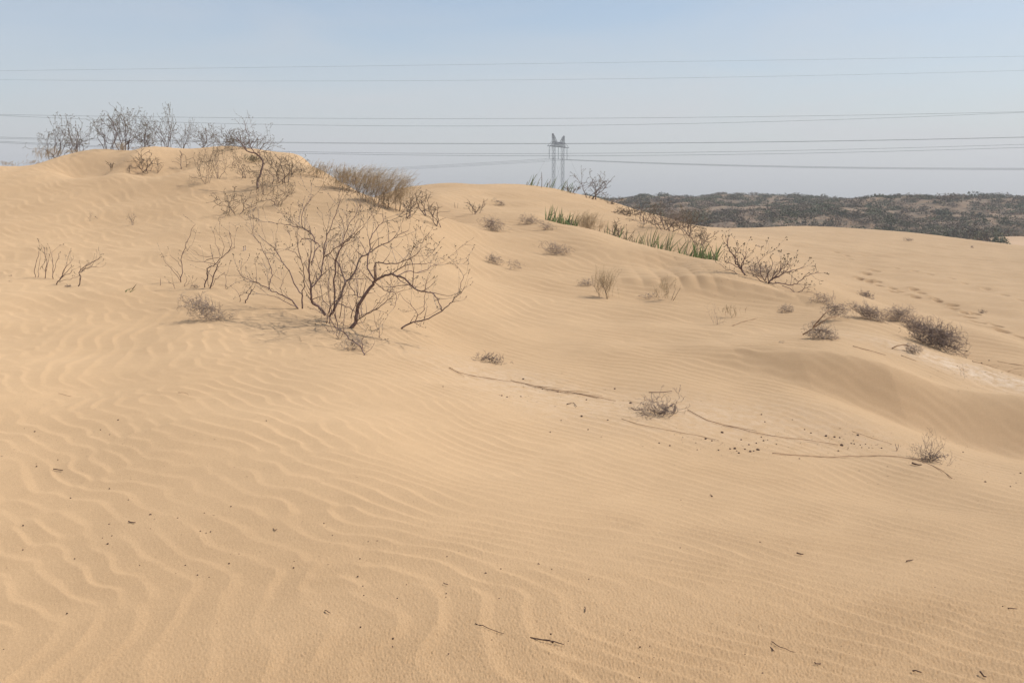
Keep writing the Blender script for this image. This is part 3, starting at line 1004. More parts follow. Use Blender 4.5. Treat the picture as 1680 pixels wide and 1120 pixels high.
def build_power():
    wire(1, [(0, 116), (420, 112), (840, 105), (1260, 98.5), (1680, 93)], 150, 0, .011, 'uppermost thin wire, pale and single, crossing the sky', deg=2)
    wire(2, [(0, 131), (420, 133.5), (840, 131.5), (1260, 125.5), (1680, 116)], 150, 0, .011, 'second thin wire from the top of the sky')
    wire(3, [(0, 188), (420, 194), (840, 195), (1380, 188.8), (1680, 184)], 150, 0, .018, 'upper wire of the pair that meets at the right edge of the photo')
    wire(4, [(0, 189.5), (420, 204.5), (840, 206), (1380, 196.8), (1680, 184.3)], 148, 0, .018, 'lower wire of the pair that meets at the right edge of the photo', deg=3)
    wire(5, [(0, 225), (500, 234.5), (840, 235.3), (1380, 230.6), (1680, 225.3)], 150, 0, .018, 'darkest wire, crossing just behind the top of the pylon beam')
    wire(6, [(0, 227), (500, 235.6), (840, 236), (1380, 231.2), (1680, 225.9)], 149, 0, .017, 'wire running close beneath the darkest wire and parting from it at the left')
    wire(7, [(0, 232), (500, 249.5), (840, 252), (1380, 245.5), (1680, 237)], 150, 0, .020, 'upper wire of the lowest pair passing through the pylon insulators', deg=3)
    wire(8, [(0, 234), (500, 252), (840, 255.6), (1380, 250.5), (1680, 242)], 150, 0, .020, 'lower wire of the lowest pair passing through the pylon insulators', deg=3)
    # --- lattice pylon: a guyed portal about 400 m off
    Y = 400.0
    bd = Vector((8, 14, 0)).normalized()                 # direction of the beam
    nd = Vector((14, -8, 0)).normalized()                # direction of the line
    c = Vector((float(ray(916, 240)[0]) * Y, Y, 0))
    g = ground(c.x, c.y)
    root = thing('lattice_pylon', Vector((c.x, c.y, g)), 'grey steel lattice portal pylon with two legs standing far behind the dune crest', 'pylon')
    def zz(v, y=Y): return float(ray(916, v)[1]) * y
    zb0, zb1 = zz(241), zz(234.6)
    def lat(mb, A, B, w0, w1, n, r):
        ax = (B - A).normalized(); s1 = bd; s2 = ax.cross(s1).normalized(); s1 = s2.cross(ax).normalized()
        cor = [(1, 1), (-1, 1), (-1, -1), (1, -1)]
        L = []
        for i in range(n + 1):
            t = i / n; w = (w0 + (w1 - w0) * t) / 2; q = A.lerp(B, t)
            L.append([q + s1 * a * w + s2 * b * w for a, b in cor])
        for j in range(4): mb.tube([l[j] for l in L], [r * 1.5] * (n + 1), 4)
        for i in range(n):
            for j in range(4):
                k = (j + 1) % 4
                a, b = (j, k) if i % 2 else (k, j)
                mb.tube([L[i][a], L[i + 1][b]], [r, r], 3)
                if i % 4 == 0: mb.tube([L[i][j], L[i][k]], [r, r], 3)
    fb = Vector((c.x, c.y, g))
    gap = 7.6
    for s_ in (-1, 1):
        mb = MB(); top = c + bd * (s_ * gap / 2 * 1.0); top.z = zb0 + .6
        bot = c + bd * (s_ * (gap / 2 + .3)); bot.z = g - .3
        lat(mb, bot, top, .8, 1.0, 20, .036); mb.build('leg', M_STEEL, root, fb)
        for q in (.93, .70):
            pass
    mb = MB()
    a_ = c - bd * 8.1; b_ = c + bd * 8.1; a_.z = b_.z = zb0
    a2 = c - bd * 4.6; b2 = c + bd * 4.6; a2.z = b2.z = zb1 + .2
    for off in (-.6, .6):
        o_ = nd * off
        mb.tube([a_ + o_, b_ + o_], [.10, .10], 4); mb.tube([a2 + o_, b2 + o_], [.09, .09], 4)
        mb.tube([a_ + o_, a2 + o_], [.08, .08], 4); mb.tube([b_ + o_, b2 + o_], [.08, .08], 4)
        n = 14
        for i in range(n):
            t0, t1 = i / n, (i + 1) / n
            lo = (a_.lerp(b_, .19 + .62 * t0)) + o_; hi = a2.lerp(b2, t1) + o_
            lo2 = (a_.lerp(b_, .19 + .62 * t1)) + o_; 
            mb.tube([lo, hi], [.05, .05], 3); mb.tube([hi, lo2], [.05, .05], 3)
    for t in np.linspace(0, 1, 9):
        q = a_.lerp(b_, t); mb.tube([q - nd * .6, q + nd * .6], [.05, .05], 3)
    mb.build('cross_beam', M_STEEL, root, fb)
    for s_ in (-1, 1):
        mb = MB(); A = c + bd * (s_ * 3.2); A.z = zb1; B = c + bd * (s_ * 4.9); B.z = zz(220.5 if s_ < 0 else 222)
        lat(mb, A, B, 1.5, .35, 8, .06); mb.build('earth_wire_peak', M_STEEL, root, fb)
    bots = []
    for t in (-1, 0, 1):
        mb = MB(); A = c + bd * (t * 7.7); A.z = zb0; L = 4.9
        n = 18; pts = [A - Vector((0, 0, L * i / (n - 1))) for i in range(n)]
        mb.tube(pts, [.07 + (.06 if i % 2 else 0) for i in range(n)], 6); mb.build('insulator_string', M_GLASS, root, fb)
        bots.append(pts[-1])
    for s_ in (-1, 1):
        for q in (-1, 1):
            mb = MB(); A = c + bd * (s_ * 5.2); A.z = zb0; B = c + bd * (s_ * 13) + nd * (q * 11); B.z = ground(B.x, B.y)
            mb.tube([A, B], [.022, .022], 4); mb.build('guy_wire', M_WIRE, root, fb)
    # conductors of that line
    names = {-1: 'nearest', 0: 'middle', 1: 'farthest'}
    for i, t in enumerate((-1, 0, 1)):
        P0 = bots[i]
        for sgn, nm in ((1, 'right'), (-1, 'left')):
            mb = MB(); pts = []
            for k in range(31):
                q = k / 30 * (175 if sgn > 0 else 190)
                z = P0.z - (.062 * q - .000135 * q * q) * (1.0 if sgn > 0 else .55)
                p = P0 + nd * (q * sgn); pts.append(Vector((p.x, p.y, z)))
            mb.tube(pts, [.042] * len(pts), 5)
            o = mb.build('pylon_wire', M_WIRE, None, P0)
            tag(o, {'right': 'wire sagging to the right from the %s insulator of the pylon', 'left': 'wire sagging away to the left from the %s insulator of the pylon'}[nm] % {-1: 'left hand', 0: 'middle', 1: 'right hand'}[t], 'power line', 'wires of the pylon line')

# ------------------------------------------------------------------ the plants
def build_big_shrub():
    S = []
    def a(xy, r0, r1, d0=0.0, d1=0.0): S.append((C3(*xy), r0, r1, d0, d1))
    a([(725,900),(760,850),(770,770),(805,705),(850,640),(880,600),(920,575),(975,560),(1010,570),(1060,590),(1110,640),(1160,665),(1220,670),(1260,710),(1285,780)], .033, .006, .1, -.3)
    a([(880,600),(840,540),(830,475),(850,400),(850,340),(890,280),(930,240),(925,195)], .015, .004, .05, .5)
    a([(878,590),(880,490),(950,492),(1010,490),(1080,470),(1130,440),(1150,420)], .012, .004, .05, -.4)
    a([(975,560),(1030,520),(1090,500),(1160,495),(1225,488)], .010, .003, -.05, -.5)
    a([(1010,570),(1080,540),(1130,550),(1200,530),(1250,500),(1290,492)], .009, .003, -.1, .5)
    a([(820,690),(780,700),(750,670),(715,612),(690,585)], .010, .004, .1, .4)
    a([(612,800),(640,740),(665,700),(690,620),(740,570),(770,510),(790,460),(840,430),(900,390),(980,350),(1020,320),(1085,290)], .023, .004, .3, .6)
    a([(690,620),(688,580),(665,520),(642,470),(660,420),(690,330),(720,250),(760,190),(790,120)], .013, .004, .3, .9)
    a([(600,820),(625,760),(628,600),(638,480),(668,400),(690,370),(730,340),(770,310),(812,270)], .017, .004, .2, -.2)
    a([(575,810),(545,770),(500,735),(487,710),(487,640),(475,560),(482,452)], .026, .012, .15, .1)
    a([(487,640),(530,600),(550,550),(565,450),(572,370),(600,290),(632,200),(660,120),(690,60)], .016, .003, .1, .5)
    a([(565,455),(620,410),(680,372),(740,320),(790,270)], .010, .003, .2, -.3)
    a([(490,500),(510,420),(540,380),(480,345),(435,340),(420,362)], .011, .005, .1, .5)
    a([(500,322),(435,275),(380,268),(300,250),(225,238)], .009, .003, .4, .7)
    a([(435,275),(435,180),(470,120),(495,78)], .007, .003, .5, .8)
    a([(520,370),(500,322),(480,300),(435,275)], .010, .008, .2, .5)
    a([(433,770),(430,690),(400,650),(350,540),(310,480),(270,410),(235,380),(170,325)], .014, .003, .4, .8)
    a([(433,690),(442,600),(440,520),(420,462),(405,360),(390,300)], .010, .003, .4, .2)
    a([(420,465),(372,420),(330,410)], .006, .003, .3, .5)
    a([(655,740),(700,755),(755,790),(765,860)], .008, .007, .2, .1)
    a([(755,862),(810,815),(850,790),(900,765),(935,740),(990,690),(1060,650)], .011, .003, .1, -.5)
    a([(870,600),(905,635),(950,660),(1000,675),(1005,730),(990,770)], .008, .003, .0, -.5)
    a([(600,860),(605,780),(560,720),(545,640),(520,560)], .008, .003, .1, .6)
    a([(690,930),(688,850),(690,780),(720,720)], .006, .002, -.2, -.1)
    rr = random.Random(4)
    for k in range(9):
        x, y = rr.uniform(560, 800), rr.uniform(800, 900)
        tx = x + rr.uniform(-200, 260); q = [(x, y)]; n = rr.randint(3, 5); ty = rr.uniform(380, 700)
        for i in range(1, n + 1):
            t = i / n; q.append((x + (tx - x) * t ** .8 + rr.uniform(-18, 18), y + (ty - y) * t + rr.uniform(-14, 14)))
        a(q, .0075, .002, rr.uniform(-.1, .3), rr.uniform(-.7, .8))
    traced_shrub(11, (575, 541), S, 'largest leafless shrub, many grey brown branches fanning out from the open slope', twig_den=1.75, tw=.85, kk=.005, rs=.72)
    S.clear()
    a([(1040,893),(1080,865),(1130,850),(1200,830),(1285,785),(1340,735),(1362,700),(1400,672),(1440,632)], .016, .003, 0, .1)
    a([(1395,675),(1410,610),(1425,570),(1442,545)], .006, .002, .05, .1)
    a([(1130,848),(1135,815),(1180,780),(1186,700),(1190,650)], .008, .003, 0, -.2)
    a([(1285,785),(1265,720),(1225,675)], .006, .002, 0, .2)
    a([(1140,815),(1110,760),(1060,720),(1030,670)], .006, .002, 0, .3)
    traced_shrub(12, (658.6, 539.5), S, 'low bare branch leaning far out to the right beside the largest shrub', twig_den=.8, name='leaning_branch', tw=.6)
    S.clear()
    a([(408,772),(370,720),(290,680),(230,650),(165,615),(120,600),(60,570),(38,535)], .014, .003, 0, .2)
    a([(225,655),(235,600),(248,565),(235,500),(175,380),(135,330),(130,290),(146,262)], .008, .003, .1, .5)
    a([(400,765),(340,735),(280,700),(230,690),(180,650)], .008, .002, 0, -.4)
    a([(330,700),(300,650),(310,600),(270,575)], .005, .002, .05, .2)
    traced_shrub(13, (488, 507), S, 'sprawling grey branch lying low to the left of the largest shrub', twig_den=2.8, name='sprawling_branch', tw=.7)
    S.clear()
    a([(811,1055),(800,1015),(740,970),(690,920),(640,880),(600,830),(560,800),(505,765)], .011, .003, 0, .5)
    a([(811,1055),(850,1012),(885,968)], .005, .002, 0, .1)
    a([(800,1015),(800,965),(815,945)], .006, .003, 0, 0)
    traced_shrub(14, (597.3, 582.5), S, 'thin forked branch nearest the camera in front of the largest shrub', twig_den=1.0, name='forked_branch', tw=.5)
    S.clear()
    a([(655,955),(665,900),(690,830)], .006, .002, 0, .1); a([(625,925),(610,880),(585,830),(560,760)], .006, .002, 0, .3)
    a([(650,945),(640,880),(640,800)], .006, .002, 0, .2); a([(668,950),(700,890),(760,850)], .005, .002, 0, .0)
    a([(600,915),(580,885),(555,880)], .005, .002, 0, 0)
    traced_shrub(15, (555, 556), S, 'thicket of short snapped twigs under the front of the largest shrub', twig_den=1.3, name='twig_thicket', tw=.6)
    tangle(16, 583, 574, 50, 24, 'brown wiry tangle caught in front of the largest shrub by the forked branch', n=70)
    S.clear()
    a([(85,735),(105,690),(130,655)], .011, .008, 0, .02); 
    traced_shrub(17, (403, 497), S, 'short slanting reddish stub left of the sprawling grey branch', twig_den=.3, name='stub', tw=.3)
    S.clear()
    a([(50,728),(50,692),(25,655)], .006, .003, 0, 0); a([(50,692),(72,672)], .005, .003, 0, 0)
    traced_shrub(18, (393.5, 495), S, 'tiny Y shaped twig left of the slanting reddish stub', twig_den=.2, name='forked_twig', tw=.2)
    S.clear()
    a([(905,950),(905,910),(880,870),(870,800)], .005, .002, 0, 0); a([(940,985),(905,930)], .004, .002, 0, 0)
    traced_shrub(19, (622, 556), S, 'small thin twig standing between the largest shrub and the leaning branch', twig_den=1.2, name='upright_twig', tw=.5)

def C8(*xy):
    return [(x / 4, 360 + y / 4) for x, y in xy]

def build_left():
    S = []
    def a(xy, r0, r1, d0=0.0, d1=0.0): S.append((C8(*xy), r0, r1, d0, d1))
    G = 'short stick plants on the left slope'
    a([(232,378),(226,330),(245,260),(255,210)], .008, .004); a([(250,380),(255,320),(268,250)], .007, .003, .05, .1)
    a([(297,385),(300,320),(300,250),(290,185)], .010, .004); a([(302,340),(318,270),(332,205)], .006, .003)
    a([(350,390),(345,330),(345,260),(340,215)], .010, .004, -.05, 0); a([(350,350),(365,290),(385,235)], .006, .003); a([(262,330),(290,280),(300,245)], .005, .003)
    traced_shrub(21, (72, 456.5), S, 'row of four upright bundled sticks at the far left of the slope', G, twig_den=.9, name='upright_sticks', tw=.42, bud=.008)
    S.clear()
    a([(370,427),(400,385),(425,330),(440,285)], .012, .004); a([(395,395),(440,345),(470,300)], .008, .003); a([(400,385),(450,355),(490,325)], .008, .003)
    a([(385,410),(420,400),(480,385),(520,370)], .005, .003); a([(405,380),(430,320),(468,275)], .006, .003, 0, .1)
    traced_shrub(22, (92.5, 467), S, 'fan of dark twigs leaning to the right, second from the far left', G, twig_den=.9, name='leaning_sticks', tw=.35)
    S.clear()
    a([(514,437),(530,390),(522,350),(545,315),(600,285),(655,252)], .012, .004); a([(530,345),(580,310),(630,270)], .008, .003); a([(535,335),(600,312),(652,314)], .006, .003); a([(530,350),(570,300),(640,262)], .006, .003)
    traced_shrub(23, (128.5, 469.3), S, 'single bent stick with a brush of twigs blown to the right', G, twig_den=.7, name='bent_stick', tw=.3)
    S.clear()
    a([(1187,412),(1190,320),(1195,240),(1215,170),(1245,100),(1283,32)], .010, .003); a([(1187,405),(1140,340),(1090,285),(1065,225)], .006, .002)
    a([(1187,395),(1160,345),(1120,310)], .005, .002); a([(1190,310),(1150,265),(1110,235)], .005, .002); a([(1200,230),(1240,190),(1262,165)], .004, .002)
    traced_shrub(24, (296.8, 463), S, 'tall thin forked shrub with one long straight stem, left of the largest shrub', twig_den=.7, name='dead_shrub', tw=.4)
    S.clear()
    a([(1343,446),(1355,380),(1360,320),(1400,305),(1440,265),(1500,210),(1520,150),(1505,80)], .013, .004); a([(1378,452),(1400,380),(1425,310),(1445,270)], .014, .007, 0, 0)
    a([(1425,298),(1340,285),(1270,275),(1215,262)], .006, .002, 0, .2); a([(1440,250),(1370,262),(1340,280)], .006, .004, 0, .1); a([(1400,235),(1340,245),(1260,200)], .005, .002)
    a([(1450,255),(1470,180),(1440,100)], .006, .002); a([(1500,210),(1540,180),(1535,120)], .006, .002); a([(1450,240),(1420,160),(1400,75)], .005, .002)
    a([(1385,440),(1430,385),(1470,350),(1482,400),(1482,455)], .005, .003, 0, -.1)
    a([(1370,440),(1365,370),(1380,330)], .006, .004)
    traced_shrub(25, (340.5, 473), S, 'twin stemmed bare shrub with a broom of twigs on top, left of the largest', twig_den=1.1, name='dead_shrub', tw=.5)
    S.clear()
    a([(1150,457),(1130,420),(1095,395)], .004, .002); a([(1140,440),(1130,370)], .003, .002)
    traced_shrub(26, (287.5, 474), S, 'spindly low twig at the foot of the tall thin forked shrub', twig_den=.6, name='low_twig', tw=.25)
    S.clear()
    a([(1210,440),(1225,400),(1220,375)], .004, .003); a([(1212,435),(1250,420),(1280,405)], .003, .002); a([(1232,425),(1250,390)], .003, .002)
    traced_shrub(27, (302.5, 470), S, 'low branching twig between the two bare shrubs left of the largest one', twig_den=.5, name='low_twig', tw=.25)
    S.clear()
    a([(1052,432),(1055,395)], .006, .005)
    traced_shrub(28, (263, 468), S, 'short upright reddish stub standing alone left of the tall thin shrub', twig_den=0, name='stub', tw=.1)
    reeds(29, 193, 482, 201, 484, 20, 9, 'small sprig of green grass alone on the left slope', group=None, name='grass_sprig', lean=.9, dry=.2)
    tangle(30, 340, 526, 88, 46, 'wiry grey tumbleweed lying below the two bare shrubs on the left', n=170, rot=-.22, off=-2)
    tangle(31, 320, 472, 16, 8, 'tiny dark knot of twigs at the foot of the twin stemmed shrub', n=22, dark=True)
    tangle(32, 111, 471, 11, 5, 'tiny grey tuft half buried beside the bent stick', n=26, dark=True)
    tangle(33, 18, 453, 6, 3, 'tiny scrap of twig near the left edge on the slope', n=8, dark=True)
    tangle(34, 17, 462, 4, 2.5, 'smallest dark scrap at the left edge below another scrap', n=8, dark=True)
    G2 = 'small twigs on the upper left slope'
    shrub(35, 148, 362.5, 10, 17, 'thin twig pair alone on the upper left slope', stems=2, depth=1, group=G2, name='small_twig', rk=.7)
    shrub(36, 154, 361, 6, 6, 'tiny bud topped twig beside the thin twig pair', stems=1, depth=1, group=G2, name='small_twig', rk=.6)
    shrub(37, 218, 369, 20, 24, 'little tuft of upright twigs in the middle of the upper left slope', stems=5, depth=1, group=G2, name='small_twig', rk=.8)
    shrub(38, 402, 411, 5, 8, 'single tiny brown leaf like twig left of the largest shrub crown', stems=2, depth=0, group=G2, name='small_twig', rk=1.5)
    # stems in front of the ridge mound
    shrub(40, 240, 281, 46, 36, 'thin twiggy shrub in front of the sandy mound under the ridge', stems=6, depth=2, group='small shrubs below the ridge mound', far=True)
    shrub(41, 259, 284, 20, 26, 'slim slanting shrub just right of the twiggy shrub by the mound', stems=2, depth=2, lean=.5, group='small shrubs below the ridge mound', far=True)
    shrub(42, 302, 275, 32, 28, 'curved forked shrub right of the mound, standing apart', stems=2, depth=1, group='small shrubs below the ridge mound', far=True, lean=-.3)
    shrub(43, 185, 279, 14, 14, 'tiny forked twig at the left end of the mound face', stems=2, depth=1, group='small shrubs below the ridge mound', far=True)
    shrub(44, 212, 282, 6, 12, 'single thin twig on the mound face between forked twig and twiggy shrub', stems=1, depth=1, group='small shrubs below the ridge mound', far=True)

def build_ridge():
    G = 'bare shrubs on the left ridge'
    R = [ # seed,u,v,w,h,y,stems,label
     (50, 90, 262, 76, 80, 29.6, 5, 'leftmost bare shrub on the ridge skyline, its crown reaching out to the left'),
     (51, 128, 256, 60, 66, 29.4, 5, 'bare shrub on the ridge second from the left, dense and bushy'),
     (52, 180, 250, 72, 72, 29.6, 4, 'bare shrub on the ridge with a dark curved trunk, left of the tallest one'),
     (53, 205, 249, 74, 82, 28.8, 5, 'tallest bare shrub on the ridge skyline with a thick upright stem'),
     (54, 238, 247, 44, 60, 29.4, 6, 'dense budded shrub on the ridge just right of the tallest one'),
     (55, 272, 246, 66, 78, 29.2, 6, 'bare shrub on the ridge with one long spike pointing up at its top'),
     (56, 300, 245, 44, 52, 29.6, 5, 'low dense shrub on the ridge between the spiked one and the gap'),
     (57, 333, 250, 42, 48, 28.2, 4, 'bare shrub on the ridge standing at the right end of the mound'),
     (58, 362, 250, 52, 48, 28.6, 4, 'fine twigged shrub on the ridge right of the mound, seen against the sky'),
    ]
    for sd, u, v, w, h, y, st, lab in R:
        shrub(sd, u, v, w, h, lab, y=y, stems=st + 3, depth=4, group=G, far=True, kind='kinky', rk=1.0)
    R2 = [
     (60, 340, 301, 50, 62, None, 3, 'budded shrub with spread arms at the left foot of the ridge thicket'),
     (61, 357, 293, 46, 72, None, 4, 'upright shrub of the ridge thicket behind the one with spread arms'),
     (63, 384, 352.5, 76, 46, None, 5, 'small isolated shrub with spread budded arms on the slope below the ridge thicket'),
     (64, 433, 318, 40, 40, None, 3, 'low shrub in the shade of the shrub with the bent dark trunk'),
     (65, 462, 300, 96, 66, None, 6, 'broad budded shrub at the right of the ridge thicket against the sky'),
     (66, 486, 290, 60, 34, None, 4, 'low shrub on the ridge shoulder where the sky meets the sand'),
     (67, 455, 338, 62, 46, None, 5, 'twiggy shrub just above the crown of the largest shrub'),
     (70, 408, 262, 84, 50, 27.8, 6, 'highest shrub of the ridge thicket, spread wide against the sky'),
     (68, 390, 268, 60, 52, 27.2, 5, 'tangled crowded shrub in the heart of the ridge thicket'),
     (69, 400, 292, 46, 50, None, 5, 'dense mid height shrub left of the bent dark trunk'),
    ]
    for sd, u, v, w, h, y, st, lab in R2:
        shrub(sd, u, v, w, h, lab, y=y, stems=st + 2, depth=4, group='ridge thicket shrubs', far=True, kind='kinky', rk=.72)
    # the shrub with a bent dark trunk
    S = []
    def a(pp, r0, r1, d0=0.0, d1=0.0): S.append(([(300 + x / 4, 160 + y / 4) for x, y in pp], r0, r1, d0, d1))
    a([(490,600),(492,540),(515,480),(525,430),(510,395),(470,365),(420,350),(385,300),(350,260)], .050, .018, 0, .3)
    a([(470,365),(440,310),(430,250),(410,200),(405,155)], .020, .007, .1, .1)
    a([(510,395),(500,360),(520,320),(560,290),(580,275)], .016, .006, 0, -.3)
    a([(440,310),(470,270),(460,210)], .012, .006, .1, 0); a([(420,350),(400,300),(395,260),(400,220)], .014, .006, .1, .3)
    a([(480,370),(540,350),(590,345)], .011, .005, .1, .2); a([(450,330),(490,280),(540,268)], .011, .005)
    traced_shrub(62, (422.5, 310), S, 'shrub with a smooth dark bent trunk in the ridge thicket', 'ridge thicket shrubs', twig_den=1.5, bud=.007, tw=.7, rs=.52)
    # fringe on the skyline
    for k, (u, v, w, h, y, lab) in enumerate([(80, 267, 62, 26, 29.0, 'brown matted brush at the foot of the leftmost ridge shrub'), (50, 271, 46, 9, 28.6, 'low straw fringe on the crest left of the ridge shrubs'),
              (18, 273, 40, 9, 28.8, 'sparse dry fringe on the crest at the left edge of the photo'), (118, 261, 46, 13, 28.8, 'dry low brush under the second ridge shrub'),
              (198, 250, 22, 18, 28.1, 'yellowish dry tuft at the stem of the tallest ridge shrub'), (232, 249, 60, 9, 28.4, 'thin straw fringe on the mound crest right of the tallest ridge shrub')]):
        wisps(80 + k, u, v, w, h, lab, y=y, n=90 if k in (0, 3) else 45, lean=.35, group='dry fringe on the ridge crest', twigs=0, name='dry_brush')
    wisps(87, 412, 267, 44, 14, 'grey green cushion of brush behind the bent dark trunk', n=120, lean=.3, group=None, twigs=0, name='brush_cushion', mt=M_REEDDRY)
    wisps(88, 523, 291, 46, 28, 'sparse straw brush at the left end of the feathery brush', n=90, lean=.3, twigs=3)
    wisps(89, 566, 312, 68, 42, 'dense tan feathery brush right behind the crown of the largest shrub', n=220, lean=.25)
    wisps(90, 611, 330, 62, 58, 'tall feathery brush with brown stems in the middle of the brush bank', n=170, lean=.5, twigs=7, y=21.4)
    wisps(91, 650, 340, 76, 62, 'feathery brush bent by the wind at the right end of the brush bank', n=210, lean=.75, twigs=8, y=21.2)
    wisps(92, 590, 322, 60, 50, 'loose pale feathery brush between the dense and the tall brush', n=110, lean=.3, twigs=5, y=22.6)
    G3 = 'twigs below the feathery brush'
    shrub(93, 668, 358, 52, 42, 'slanting bare shrub under the right end of the feathery brush', stems=4, depth=2, lean=.4, group=G3, far=True)
    shrub(94, 698, 354, 34, 46, 'thin leaning bare stem right of the feathery brush', stems=2, depth=2, lean=.35, group=G3, far=True)
    shrub(95, 716, 370.5, 44, 44, 'open V shaped bare shrub alone right of the feathery brush', stems=3, depth=1, group=G3, far=True)
    shrub(96, 620, 348, 30, 32, 'short upright bare shrub at the foot of the tall feathery brush', stems=3, depth=2, group=G3, far=True)
    shrub(97, 700, 331, 18, 20, 'two tiny upright stems on the sand beyond the feathery brush', stems=2, depth=1, group=G3, far=True)
    shrub(98, 585, 350, 16, 18, 'small low bare twig behind the upper right of the largest shrub', stems=2, depth=1, group=G3, far=True)
    shrub(99, 749, 341, 8, 9, 'tiny horned twig on the middle slope', stems=2, depth=0, group=G3, far=True)
    shrub(100, 780, 351, 36, 24, 'row of short budded twigs above the round grey tumbleweed', stems=6, depth=1, group=G3, far=True)

def build_middle():
    tangle(110, 808, 379, 40, 30, 'round grey tumbleweed on the middle slope below the short twigs', n=210, rot=-.25)
    tangle(111, 820, 337, 22, 13, 'small pale tumbleweed high on the middle slope', n=70, rot=-.3)
    tangle(112, 868, 368, 36, 18, 'flat pale tumbleweed left of the reeds, the left one of a pair', n=120, rot=-.1)
    tangle(113, 897, 377, 28, 18, 'flat pale tumbleweed left of the reeds, the right one of a pair', n=80, rot=-.2)
    tangle(114, 811, 433, 32, 20, 'brown tumbleweed on the middle slope, next to a wispy one', n=110, rot=-.3)
    tangle(115, 845, 443, 34, 26, 'wispy open tangle right of the brown tumbleweed on the middle slope', n=40, rot=-.2)
    tangle(116, 912, 417, 56, 20, 'long low pale tumbleweed below the reeds on the middle slope', n=150, rot=-.22)
    tangle(117, 963, 469, 30, 17, 'small brown tangle at the left foot of the airy feather shrub', n=80)
    G = 'airy feather shrubs on the middle slope'
    wisps(118, 993, 489, 44, 52, 'airy feather shrub with a dark fork, largest on the middle slope', n=80, lean=.1, group=G, twigs=3)
    wisps(119, 1092, 493, 40, 40, 'pale airy feather shrub in front of the fluted sand step', n=36, lean=-.1, group=G, twigs=2)
    tangle(120, 1068, 490, 40, 8, 'flat trace of fallen twigs left of the pale airy shrub', n=30)
    shrub(121, 1173, 533, 30, 40, 'open wand like dead shrub low on the fluted sand step', stems=5, depth=1, lean=.3, group=G, bud=False, rk=.45)
    wisps(122, 1202, 521, 44, 22, 'very thin wispy twig spray right of the wand like shrub', n=26, lean=.3, group=G, twigs=1)
    tangle(123, 1290, 512, 26, 18, 'small brown tumbleweed at the right end of the fluted sand step', n=90)
    tangle(124, 1348, 556, 54, 28, 'lower grey tumbleweed of the pair joined by long stems', n=190, rot=-.15, stem=[[(1317, 549), (1332, 540), (1350, 542)], [(1334, 536), (1350, 518), (1362, 506)], [(1334, 538), (1358, 522), (1376, 518)]])
    tangle(125, 1369, 526, 46, 34, 'upper grey tumbleweed of the pair held up on long stems', n=170, voff=6)
    tangle(126, 1352, 498, 46, 22, 'pale loose wire ball above the pair of joined tumbleweeds', n=80)
    tangle(127, 1421, 473, 28, 17, 'small dark tumbleweed alone on the flat sand beyond the ridge', n=130, dark=True, rot=-.2, y=26.5)
    G2 = 'grey tumbleweeds caught along the right ridge'
    tangle(128, 1426, 524, 62, 28, 'first grey tumbleweed from the left in the bank along the right ridge', n=260, group=G2, rot=-.35)
    tangle(129, 1474, 526, 52, 32, 'grey tumbleweed in the middle of the bank along the right ridge', n=260, group=G2)
    tangle(130, 1536, 572, 92, 56, 'largest dark grey tumbleweed at the right end of the ridge', n=560, group=G2, dark=True, rot=-.28)
    tangle(131, 1500, 545, 50, 30, 'dark grey tumbleweed joining the middle one to the largest', n=240, group=G2, dark=True, rot=-.35)
    tangle(132, 1499, 580, 34, 22, 'small tumbleweed hanging from a bent brown stem', n=110, stem=[[(1461, 581), (1464, 571), (1472, 567), (1484, 565), (1492, 568)]])
    tangle(133, 1612, 514, 14, 9, 'tiny grey tuft beside the footprints on the flat sand', n=50, dark=True)
    tangle(134, 1282, 564, 11, 6, 'tiny curled scrap on the bare sand below the fluted step', n=14)
    tangle(135, 1492, 386, 18, 5, 'small flat tuft on the distant pale dune crest', n=40, y=62)
    tangle(136, 1595, 402, 6, 5, 'tiny two legged scrap on the right shoulder of the distant dune', n=12, y=60, dark=True, rr=.012)
    tangle(137, 1244, 404, 10, 5, 'tiny tuft in the hollow of the distant dunes', n=20, y=37)
    tangle(138, 1281, 419, 40, 8, 'faint trace of twigs on the sand behind the twisted shrubs', n=34, y=30)
    # flattened plant
    tangle(140, 801, 594, 56, 14, 'flattened grey twiggy plant pressed on the sand right of the largest shrub', n=70, dark=True, rot=-.12)
    S = []
    # foreground shrublets
    shrub(141, 1074, 679, 104, 46, 'dark low twiggy shrublet in the middle of the debris trough', stems=16, depth=4, bud=False, group='low twiggy shrublets in the trough', rk=.62, dark=True, name='twiggy_shrublet', kind='kinky')
    shrub(142, 1523, 757, 84, 56, 'dark spiky twiggy shrublet at the right end of the debris trough', stems=16, depth=4, bud=False, group='low twiggy shrublets in the trough', rk=.62, dark=True, name='twiggy_shrublet', kind='kinky')
    shrub(143, 1478, 742, 50, 14, 'low spiky runner on the left side of the right hand shrublet', stems=6, depth=2, bud=False, group='low twiggy shrublets in the trough', rk=.6, dark=True, name='twiggy_shrublet', kind='kinky')
    tangle(146, 1528, 758, 46, 26, 'dark matted heart of the right hand twiggy shrublet', n=60, dark=True)
    tangle(144, 1085, 682, 56, 24, 'dark matted heart of the twiggy shrublet in the trough', n=70, dark=True)
    shrub(145, 1580, 620, 20, 26, 'thin lone twig standing by the pale crust at the right', stems=2, depth=1, bud=False, rk=.4, group=None, name='small_twig', y=None)

